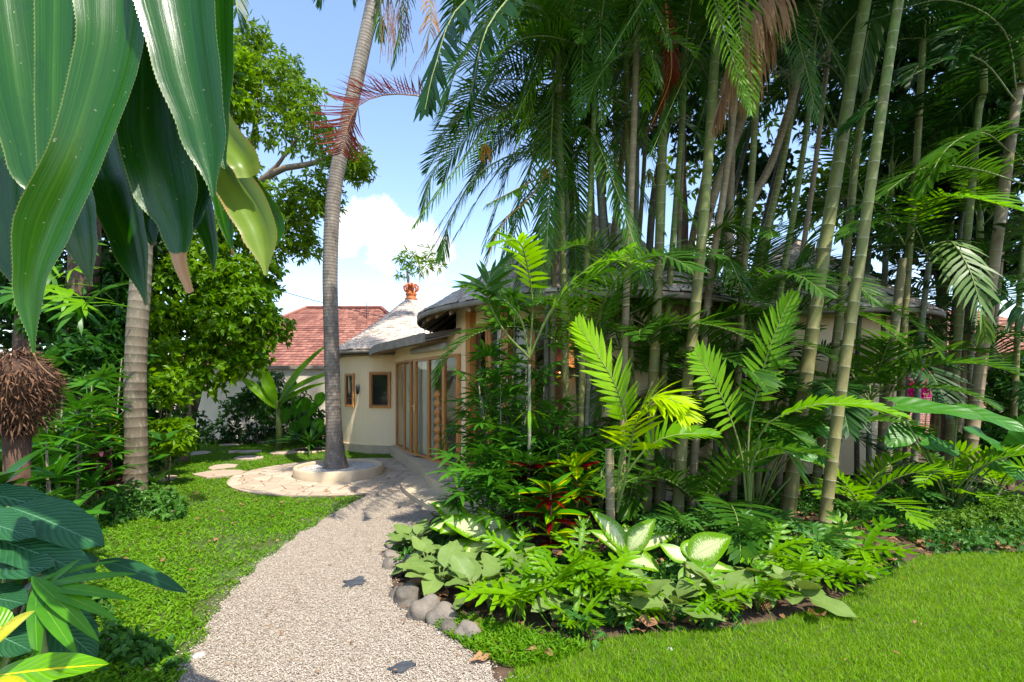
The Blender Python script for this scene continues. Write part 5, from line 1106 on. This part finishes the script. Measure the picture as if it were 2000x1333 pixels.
for i,(lab,cl) in enumerate((('dark broadleaf tree behind the upper right palms',[(1650,150,11,130,420),(1750,60,11.5,150,420),(1560,60,12,110,250)]),('dark broadleaf tree filling the upper right corner',[(1880,120,9.6,150,460),(1960,300,9.6,130,380),(2000,60,9.4,130,300)]),('shaded broadleaf tree behind the tall tan stem',[(1830,330,10,120,380),(1750,420,10.6,100,260),(1930,480,9.8,100,300)]),
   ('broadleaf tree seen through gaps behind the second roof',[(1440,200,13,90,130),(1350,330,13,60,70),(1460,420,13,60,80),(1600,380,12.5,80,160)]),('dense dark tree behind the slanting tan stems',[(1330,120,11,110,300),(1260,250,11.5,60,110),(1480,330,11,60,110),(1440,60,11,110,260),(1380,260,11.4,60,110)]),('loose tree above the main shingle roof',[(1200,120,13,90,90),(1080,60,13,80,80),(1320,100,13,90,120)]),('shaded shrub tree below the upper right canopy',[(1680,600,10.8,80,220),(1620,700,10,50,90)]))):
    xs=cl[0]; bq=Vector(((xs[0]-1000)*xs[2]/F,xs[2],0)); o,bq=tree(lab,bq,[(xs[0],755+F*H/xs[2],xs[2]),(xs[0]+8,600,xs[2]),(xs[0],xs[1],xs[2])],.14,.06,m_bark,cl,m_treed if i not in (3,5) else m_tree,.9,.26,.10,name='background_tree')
# left side overhead leaves behind the giant leaves, small tree by the hut finial
b=Vector(((803-1000)*22/F,22,0)); o=empty('thin_tree','small wispy tree top showing above the hut finial','tree',b); limb(o,b,[(803,720,22),(800,600,22),(796,530,22)],.09,.05,m_barkl,'trunk')
leafcloud('crown',[(lambda c:(c[0]-b.x,c[1]-b.y,*c[2:]))(pc(*q)) for q in ((800,505,22,18,22),(822,520,22,20,20),(782,528,22,14,8),(842,508,22,26,18))],m_tree,1,.42,.06,o,.6)
# plants near boundary wall
b=Vector(((545-1000)*12.8/F,12.8,0)); p=empty('banana_plant','young banana plant with long arching leaves in front of the boundary wall','plant',b)
for q in (((545,790,12.8),(606,655,12.5),.30),((540,790,12.8),(625,702,12.3),.34),((540,800,12.8),(610,725,12.2),.3),((540,790,12.8),(500,690,12.6),.32),((545,800,12.8),(585,690,13),.26),((540,800,12.8),(470,720,12.5),.3)): leafpx(p,b,q[0],q[1],q[2],m_frondb,shape='lance',bend=.6,fold=.3,nl=12)
g=G(); g.tube([(0,0,0),(0,0,.7),P(542,790,12.8)-b+Vector((0,0,.1))],[.09,.07,.04],8); g.build('stem',m_rach,p)
b=Vector(((560-1000)*13.2/F,13.2,0)); p=empty('round_leaf_plant','plant with rounded green leaves against the boundary wall left of the coconut trunk','plant',b)
for q in ((575,755),(600,790),(585,800),(615,800),(560,810),(630,780),(600,825),(620,830),(580,835)):
    A=P(q[0],q[1]-14,13.1)-b; inst(random.choice(P_round),'leaf',p,frame((random.uniform(-.4,.4),-.4,-1),(0,-1,.3),A,.45)); g=G(); g.tube([(0,0,0),A*.6,A],.012,4); g.build('stalk',m_rach,p)
b=Vector((c2.x,c2.y,0)); p=empty('strappy_clump','clump of arching strap leaves inside the small kerb left of the coconut trunk','plant',b)
for h in (.05,.15): rosette(p,(0,0,h),P_strap,26,.85,(35,82))
b=gnd(385,820+60); p=empty('ginger_shrub','pale green leafy plant beside the white stone under the leafy tree','plant',b); rosette(p,(0,0,.3),P_ging,10,.4,(10,70),stalk=.2)
# ---- left foreground beds
def shrubby(label,px,Y,hs,L,prot,n=9,grp=None,name='leafy_plant',cat='plant',el=(0,60)):
    b=Vector(((px-1000)*Y/F,Y,0)); p=empty(name,label,cat,b,grp)
    g=G(); g.tube([(0,0,0),(.02,0,hs[-1]*.5),(0,0,hs[-1])],.012,5); g.build('stem',m_barkl,p)
    for h in hs:
        ox,oy=random.uniform(-.15,.15),random.uniform(-.15,.15); rosette(p,(ox,oy,h),prot,n,L,el)
    return p
for a in (('croton with orange-tipped leaves beside the pale ringed trunk',215,6.6,(.5,.75,1.0,1.2),.34,P_crg,9,None,'croton','shrub'),('purple-leaved croton left of the pale ringed trunk',190,6.2,(.35,.55,.75),.26,P_crp,9,None,'croton','shrub'),
   ('narrow-leaved plant in front of the fibrous root ball',90,4.9,(.5,.8,1.0,1.3),.42,P_ging,9),('upright ginger-like plant behind the purple croton',150,5.6,(.5,.9,1.2,1.45),.40,P_ging,9),('fresh green leafy plant under the root ball at the left edge',20,4.4,(.5,.8,1.1),.36,P_shr,10),
   ('lance-leaved plant spreading beside the ringed trunk foot',285,6.9,(.3,.6,.9),.30,P_shr,10),('red-brown leaved croton low in the left bed',250,7.4,(.4,.7,.95),.26,P_crr,8,None,'croton','shrub'),('fern-like plant behind the teal leaves',120,4.6,(.25,.45,.6),.30,P_shr,10),
   ('leafy plant in front of the fibrous stump',25,3.0,(.35,.6,.85,1.05),.30,P_shr,11),('glossy plant right of the fibrous stump',95,3.6,(.4,.7,1.0),.30,P_ging,10),('long-leaved plant at the left picture edge above the teal leaves',-15,3.9,(.5,.8,1.1,1.3),.5,P_ging,8)): shrubby(*a)
for lab,px,Y,h in (('young fan palm behind the narrow-leaved plant at left',110,5.6,1.6),('young fan palm in the shade near the shaggy trunk',190,6.9,2.1),('young fan palm at the far left in deep shade',30,6.4,1.9)): lady(lab,px,Y,4,11,h,grp='fan palms in the left bed',sc=(1.0,1.4))
# teal ribbed big leaves bottom left
b=Vector((-2.6,2.35,0)); p=empty('teal_leaf_plant','large plant with teal ribbed leaves in the bottom left corner','plant',b)
TL=[((-70,955,2.9),(172,995,2.75),.22),((15,990,2.7),(196,1045,2.5),.31),((-20,1050,2.5),(184,1108,2.35),.25),((195,1093,2.6),(360,1138,2.4),.105),((-70,1120,2.4),(95,1090,2.3),.27),((85,1085,2.7),(200,1090,2.8),.13),((-50,1165,2.3),(45,1168,2.2),.19),((60,1180,2.5),(190,1275,2.45),.27),((-80,1010,2.6),(60,1030,2.4),.22),((30,1005,2.9),(150,1065,2.9),.22),((-60,1220,2.3),(60,1260,2.2),.22)]
for A,B,wv in TL:
    leafpx(p,b,A,B,wv,m_teal,shape='lance',nl=18,nc=6,ripple=.05,fold=.12,bend=.22,wavy=.05,up=(0,-.35,1)); g=G(); e=P(*A)-b; g.tube([(0,0,0),e*.6,e],.009,5); g.build('stalk',m_rach,p)
b=Vector((-2.0,2.15,0)); p=empty('ginger_plant','plant with narrow fresh green leaves fanning over the lawn in the lower left','plant',b)
o_=(60,1160,2.2)
for B,wv in (((252,1100,2.2),.075),((245,1145,2.1),.085),((216,1186,2.05),.09),((180,1228,2.0),.10),((135,1255,1.95),.10),((60,1285,1.95),.09),((150,1085,2.3),.07),((230,1078,2.4),.06)):
    leafpx(p,b,(70+random.uniform(-12,12),1135+random.uniform(-10,25),2.2),B,wv*.72,m_ging,shape='lance',nl=12,fold=.15,bend=.35,up=(0,-.5,1))
g=G(); g.tube([(0,0,0),P(70,1150,2.2)-b],.012,5); g.build('stem',m_rach,p)
b=Vector((-2.0,1.9,0)); p=empty('gold_croton','croton with broad green leaf and golden veins in the bottom left corner','shrub',b)
leafpx(p,b,(-20,1322,1.95),(202,1288,1.85),.14,m_goldv,shape='lance',nl=18,nc=6,ripple=.04,fold=.12,bend=.12,up=(0,-.6,1)); leafpx(p,b,(-25,1270,1.9),(52,1190,1.9),.10,m_gold,shape='ovate',nl=10,up=(0,-.6,1)); leafpx(p,b,(-30,1340,1.8),(60,1360,1.7),.1,m_gold,nl=10,up=(0,-.6,1)); leafpx(p,b,(10,1240,1.95),(-30,1180,2),.1,m_goldv,nl=10,up=(0,-.6,1))
g=G(); g.tube([(0,0,0),P(-20,1310,1.95)-b],.012,5); g.build('stem',m_barkl,p)
# fibrous root ball hanging on its trunk at the left edge
b=Vector((P(32,770,3.4).x,3.4,0)); p=empty('fibrous_stump','shaggy brown fibrous palm stump at the left edge','stump',b)
g=G(); pts=[];rad=[]
for k in range(12): z=P(0,835-k*12.5,3.4).z; pts.append((random.uniform(-.02,.02)-.02*k*.1,0,z)); rad.append((.08,.13,.17,.19,.205,.215,.22,.215,.20,.175,.14,.07)[k])
g.tube([(0,0,0),(0,0,.6)]+pts[0:1],[.06,.06,.08],12); g.tube(pts,rad,16); g.build('core',m_fibre,p)
g=G()
for i in range(2600):
    a=random.uniform(0,2*pi); k=random.randrange(12); r=rad[k]; c=Vector(pts[k])+Vector((cos(a)*r,sin(a)*r,random.uniform(-.05,.05))); d=Vector((cos(a)*random.uniform(.1,1),sin(a)*random.uniform(.1,1),random.uniform(-1,.6))).normalized(); l=random.uniform(.03,.10); s2=Vector((-sin(a),cos(a),random.uniform(-1,1))).normalized()*.004
    e=c+d*l+Vector((random.uniform(-.03,.03),random.uniform(-.03,.03),random.uniform(-.04,.01))); m_=c.lerp(e,.5)+Vector((cos(a),sin(a),0))*.02
    g.add([c-s2,c+s2,m_+s2,m_-s2,e],[(0,1,2,3),(3,2,4)],0,None,random.random())
o=g.build('fibres',simple('fibre_strand',(.03,.014,.008),(.20,.10,.05),5,.9,orand=.8),p,False); o['kind']='stuff'
# ---- giant hanging leaves
b=Vector((-1.25,1.75,4.0)); gl=empty('giant_leaf_plant','huge hanging rosette of glossy spiny-edged green leaves at the upper left','plant',(0,0,0))
def giant(ctrl,wpx,mat=None,brown=0,gut=.28,prof=None,roll=0,spine=True,n=26):
    """ctrl px control points with depth; wpx widths px at the control points"""
    c=curve([P(*q) for q in ctrl],n); W=[]; m=len(ctrl)-1
    for i in range(n):
        u=i/(n-1)*m; k=min(int(u),m-1); t=u-k; t=t*t*(3-2*t); Yd=c[i].y; W.append((wpx[k]*(1-t)+wpx[k+1]*t)*Yd/F*.97)
    g=G(); V=[];uv=[];T=[]; nc=10; vw=Vector((0,-1,0)); jg=[random.uniform(-1,1) for _ in range(n)]
    for i,p_ in enumerate(c):
        d=(c[min(i+1,n-1)]-c[max(i-1,0)]).normalized(); s_=d.cross(vw).normalized(); r=roll*(.3+.7*i/n); s2=(s_*cos(r)+vw*sin(r)).normalized(); nn=s2.cross(d).normalized()
        if nn.dot(vw)<0: nn=-nn
        for j in range(nc+1):
            x=j/nc*2-1; w_=W[i]/2
            z=gut*1.7*w_*(abs(x+.08*sin(i*.2))-.45)+.035*w_*cos(x*11+.6)
            V.append(p_+s2*x*w_+nn*z); uv.append((.5+x/2,i/(n-1)))
            T.append(max(0,min(1,.3+brown*max(0,(i/(n-1)-.78)/.12))) )
    k=nc+1; g.add(V,[(i*k+j,i*k+j+1,(i+1)*k+j+1,(i+1)*k+j) for i in range(n-1) for j in range(nc)],0,uv,T)
    if spine:
        for side in (0,nc):
            E=[V[i*k+side] for i in range(n)]; I=[V[i*k+(1 if side==0 else nc-1)] for i in range(n)]
            for i in range(n-1):
                ln=(E[i+1]-E[i]).length; cnt=max(1,int(ln/.011))
                for q in range(cnt):
                    a=E[i].lerp(E[i+1],q/cnt); a2=E[i].lerp(E[i+1],(q+.6)/cnt); od=(E[i]-I[i]).normalized(); g.add([a,a2,a2*.6+a*.4+od*.0028+(a2-a)*.7],[(0,1,2)],0,[(.001,.5)]*3,.35)
    return g.build('leaf',mat or m_giant,gl)
LS=[([(30,-260,1.5),(45,-60,1.45),(70,150,1.42),(85,320,1.42),(105,412,1.43)],[170,180,170,115,22],None,.1),
    ([(120,-260,1.4),(128,-60,1.36),(122,160,1.34),(112,330,1.34),(128,432,1.35)],[90,105,96,76,30],None,.6),
    ([(245,-240,1.38),(232,-40,1.34),(222,110,1.32),(160,300,1.30),(95,440,1.30),(62,560,1.31),(66,690,1.32)],[130,145,118,98,104,58,5],None,.12),
    ([(215,-200,1.5),(200,-20,1.5),(190,150,1.5),(170,300,1.5)],[120,110,90,50],None,0),
    ([(300,-60,1.5),(300,120,1.5),(308,260,1.48),(330,370,1.46),(348,450,1.46),(352,510,1.46),(372,572,1.46)],[70,100,130,120,60,26,14],None,3.2),
    ([(330,-240,1.34),(345,-60,1.32),(372,120,1.3),(402,260,1.3),(418,385,1.3)],[150,165,130,92,10],None,0),
    ([(395,-240,1.42),(415,-60,1.42),(425,120,1.42),(425,240,1.42),(440,330,1.42)],[90,85,70,50,8],None,0),
    ([(400,300,1.55),(395,360,1.52),(380,420,1.5),(362,470,1.5)],[60,66,50,14],None,.5),
    ([(395,180,1.7),(435,260,1.66),(475,310,1.62),(488,345,1.62)],[60,64,60,46],m_giantp,2.2),
    ([(400,250,1.75),(440,330,1.7),(485,400,1.66),(512,460,1.64),(520,538,1.64)],[60,72,82,72,8],m_giantp,.3),
    ([(440,290,1.72),(485,360,1.72),(520,410,1.72),(540,445,1.72),(528,500,1.72)],[40,44,46,36,6],None,.2),
    ([(200,250,1.8),(235,380,1.8),(262,480,1.8),(288,596,1.8)],[90,100,80,10],None,.2),
    ([(280,200,1.9),(290,330,1.9),(285,420,1.9),(300,480,1.9)],[120,120,90,12],None,.2),
    ([(120,300,1.7),(150,400,1.7),(165,470,1.7),(178,560,1.72)],[90,90,70,8],None,.2),
    ([(0,200,1.8),(8,380,1.8),(20,480,1.8),(48,590,1.8)],[90,100,70,6],None,.3),
    ([(380,300,1.7),(400,420,1.7),(415,480,1.7),(418,530,1.7)],[50,46,30,5],None,.2),
    ([(420,330,1.85),(440,420,1.85),(455,500,1.85)],[40,32,5],None,.3),
    ([(200,330,2.0),(230,370,1.95),(262,390,1.9),(250,440,1.9)],[60,60,40,6],m_giantp,.4)]
for c_,w_,m_,br in LS: giant(c_,w_,m_,br,roll=random.uniform(-.25,.25))
g=G(); g.tube([P(60,-240,1.55),P(200,-300,1.55),P(300,-260,1.55),P(390,-240,1.5)],[.09,.13,.13,.08],10); g.tube([P(220,-290,1.55),P(60,-330,1.6),P(-300,-420,1.75)],[.12,.11,.10],10); g.build('core',m_rach,gl)
g=G(); g.tube(curve([P(66,690,1.32),P(72,705,1.33),P(90,725,1.34),P(112,742,1.35)],8),[.003,.003,.0025,.0025,.002,.002,.0015,.001],4); g.build('dry_tip',m_frondbr,gl)
# dark palm tips at the top of the sky left of the coconut trunk
b=P(455,-120,5); p=empty('overhanging_palm','dark palm frond tips hanging into the sky at the top left','palm',(0,0,0))
frondpx(p,Vector((0,0,0)),[(420,-160,5),(450,-60,4.9),(462,10,4.8),(470,60,4.8)],18,.30,.03,[m_rach,m_frondd],droop=.9,phi0=45)
frondpx(p,Vector((0,0,0)),[(600,-160,5),(650,-90,4.9),(680,-50,4.8),(690,10,4.8)],14,.28,.03,[m_rach,m_frondd],droop=.9,phi0=45)
# ---- stones, lamp, slate, litter
def rock(label,px,py,wpx,hf=.6,dep=.8,mat=None,zf=.35,rot=0,group='river stones edging the bed',seed=0):
    c=gnd(px,py+wpx*hf*.35); R=wpx*c.y/F/2; r=random.Random(seed); n1_,n2_=18,11; g=G(); V=[]
    ph=[r.uniform(0,6) for _ in range(4)]
    for i in range(n2_+1):
        th=pi*i/n2_
        for j in range(n1_):
            a=2*pi*j/n1_; x,y,z=sin(th)*cos(a),sin(th)*sin(a),cos(th); k=1+.17*sin(3*x+ph[0])*cos(2*y+ph[1])+.10*sin(5*z+4*x+ph[2])+.03*r.uniform(-1,1)*sin(th)
            V.append((x*R*k,y*R*dep*k,z*R*hf*1.25*k))
    g.add(V,[(i*n1_+j,(i+1)*n1_+j,(i+1)*n1_+(j+1)%n1_,i*n1_+(j+1)%n1_) for i in range(n2_) for j in range(n1_)],0)
    o=g.build('river_stone',mat or m_rock); o.location=c+Vector((0,0,R*hf*zf)); o.rotation_euler[2]=rot; tag(o,label,'stone',group); return o
for i,a in enumerate((('brown flat stone under the topmost sage leaves by the path',800,1038,52,.45),('dark grey stone second from the step end',772,1062,46,.5),('small dark wedge stone left of the sage leaves',763,1082,42,.4),('dull brown stone just above the black lamp',768,1100,46,.5),('flat tan stone just below the black lamp',780,1158,44,.5),
   ('smooth tan oval boulder, upper one of the front row',795,1160,62,.62),('round pale boulder, largest of the stone row',828,1187,66,.75),('grey mottled boulder right of the largest one',861,1200,60,.72),('small grey stone tucked between the last boulders',875,1224,42,.7),('angular grey boulder at the lawn end of the row',912,1232,50,.8),('brown stone half buried behind the front boulders',800,1180,40,.4))):
    rock(*a,seed=i+3,rot=random.uniform(-.5,.5))
rock('small white stone at the left edge of the gravel path',388,1281,24,.6,seed=30,mat=m_wgrav,group=None); rock('white stone at the foot of the reddish tree trunk',342,880,20,1.0,seed=31,mat=m_wgrav,group=None); rock('pale pebble lying on the right lawn',1308,1268,12,.6,seed=33,mat=m_wgrav,group=None)
c=gnd(786,1128); sp_=empty('garden_spotlight','small black garden spotlight at the path edge between the stones','lamp',c)
g=G(); d=Vector((.5,.6,.55)).normalized(); g.tube([(0,0,0),(0,0,.09)],.012,6); g.build('spike',m_black,sp_); g=G(); g.tube([Vector((0,0,.08)),Vector((0,0,.08))+d*.03,Vector((0,0,.08))+d*.1,Vector((0,0,.08))+d*.115],[.03,.042,.05,.05],12); g.build('housing',m_black,sp_); g=G(); g.tube([Vector((-.05,0,.07)),Vector((-.06,-.01,.12)),Vector((0,0,.14)),Vector((.05,.02,.12))],.006,5); g.build('bracket',m_black,sp_)
for lab,px,py,wp,hp in (('dark wet slate fragment in the middle of the gravel path',693,1142,46,22),('dark slate fragment on the gravel at the bottom edge',783,1310,52,26)):
    c=gnd(px,py); a0=wp*c.y/F/2; b0=(gnd(px,py-hp/2).y-gnd(px,py+hp/2).y)/2; pl=[]; m=16
    for i in range(m): a=2*pi*i/m; r=random.uniform(.6,1.15); x,y=a0*cos(a)*r,b0*sin(a)*r; pl.append((x,y+x*.35))
    g=G(); g.prism(pl,-.01,.018); o=g.build('slate_fragment',m_slate,None,False); o.location=c+Vector((0,0,.010)); tag(o,lab,'stone')
# fallen leaves
def litter(name,poly,n,L,mat,x0,x1,y0,y1,z=.02):
    x,y=scatter(poly,n*4,x0,x1,y0,y1); x,y=x[:n],y[:n]; g=G()
    for a,c in zip(x,y):
        gg=leafgeo(1,.5,'ovate',bend=random.uniform(-.6,.6),fold=random.uniform(0,.6),nl=4,nc=2,wavy=.15); M=frame(rnddir(-8,12),(random.uniform(-.4,.4),random.uniform(-.4,.4),1),(a,c,z+random.uniform(0,.02)),L*random.uniform(.5,1.2)); g.add([M@Vector(v) for v in gg.v],gg.f,0,gg.uv,random.random())
    o=g.build(name,mat); o['kind']='stuff'; return o
bedpoly=bed[3:]+[Vector((9,7.5,0)),Vector((5,8,0)),Vector((1,6.8,0)),Vector((-.4,6.2,0))]+pathR[::-1][6:]
litter('leaf_litter',bedpoly,1500,.13,m_dry,-1.6,8,2.8,8)
litter('fallen_leaves',lawn_l,140,.075,m_dry,-6,-.6,3,12,.035)
litter('lawn_litter',lawn_r,45,.035,m_dry,0,6,2.6,5.5,.035); litter('path_leaves',gravel_poly,110,.028,m_dry,-2,1,2.6,7,.025)
for lab,px,py,L in (('biggest fallen brown leaf at the soil edge right of centre',1600,1165,.24),('curled dry leaf lying at the bed corner by the right lawn',1660,1130,.20),('pinkish dry leaf leaning beside the round variegated leaf',1420,1150,.20),('curled fallen leaf in front of the middle sage plants',1285,1235,.17)):
    c=gnd(px,py); o=leafgeo(1,.5,'ovate',bend=-.3,fold=.3,nl=12,nc=6,wavy=.12,ripple=.06).build('fallen_leaf',m_dry); o.matrix_basis=frame((random.choice((-1,1)),-.15,.05),(0,-.5,1),c+Vector((.15 if False else 0,0,.07)),L); tag(o,lab,'leaf','large fallen leaves')
# ground cover between plants
cl=[(x_,y_) for x_,y_ in ()]
x,y=scatter(bedpoly,9000,-1.2,9,3.0,8); k=(np.sin(x*2.1)*np.cos(y*1.7)>-.2)&~((y>5.4)&(x<.1))&~((x<.35)&(y<3.75)); x,y=x[k],y[k]
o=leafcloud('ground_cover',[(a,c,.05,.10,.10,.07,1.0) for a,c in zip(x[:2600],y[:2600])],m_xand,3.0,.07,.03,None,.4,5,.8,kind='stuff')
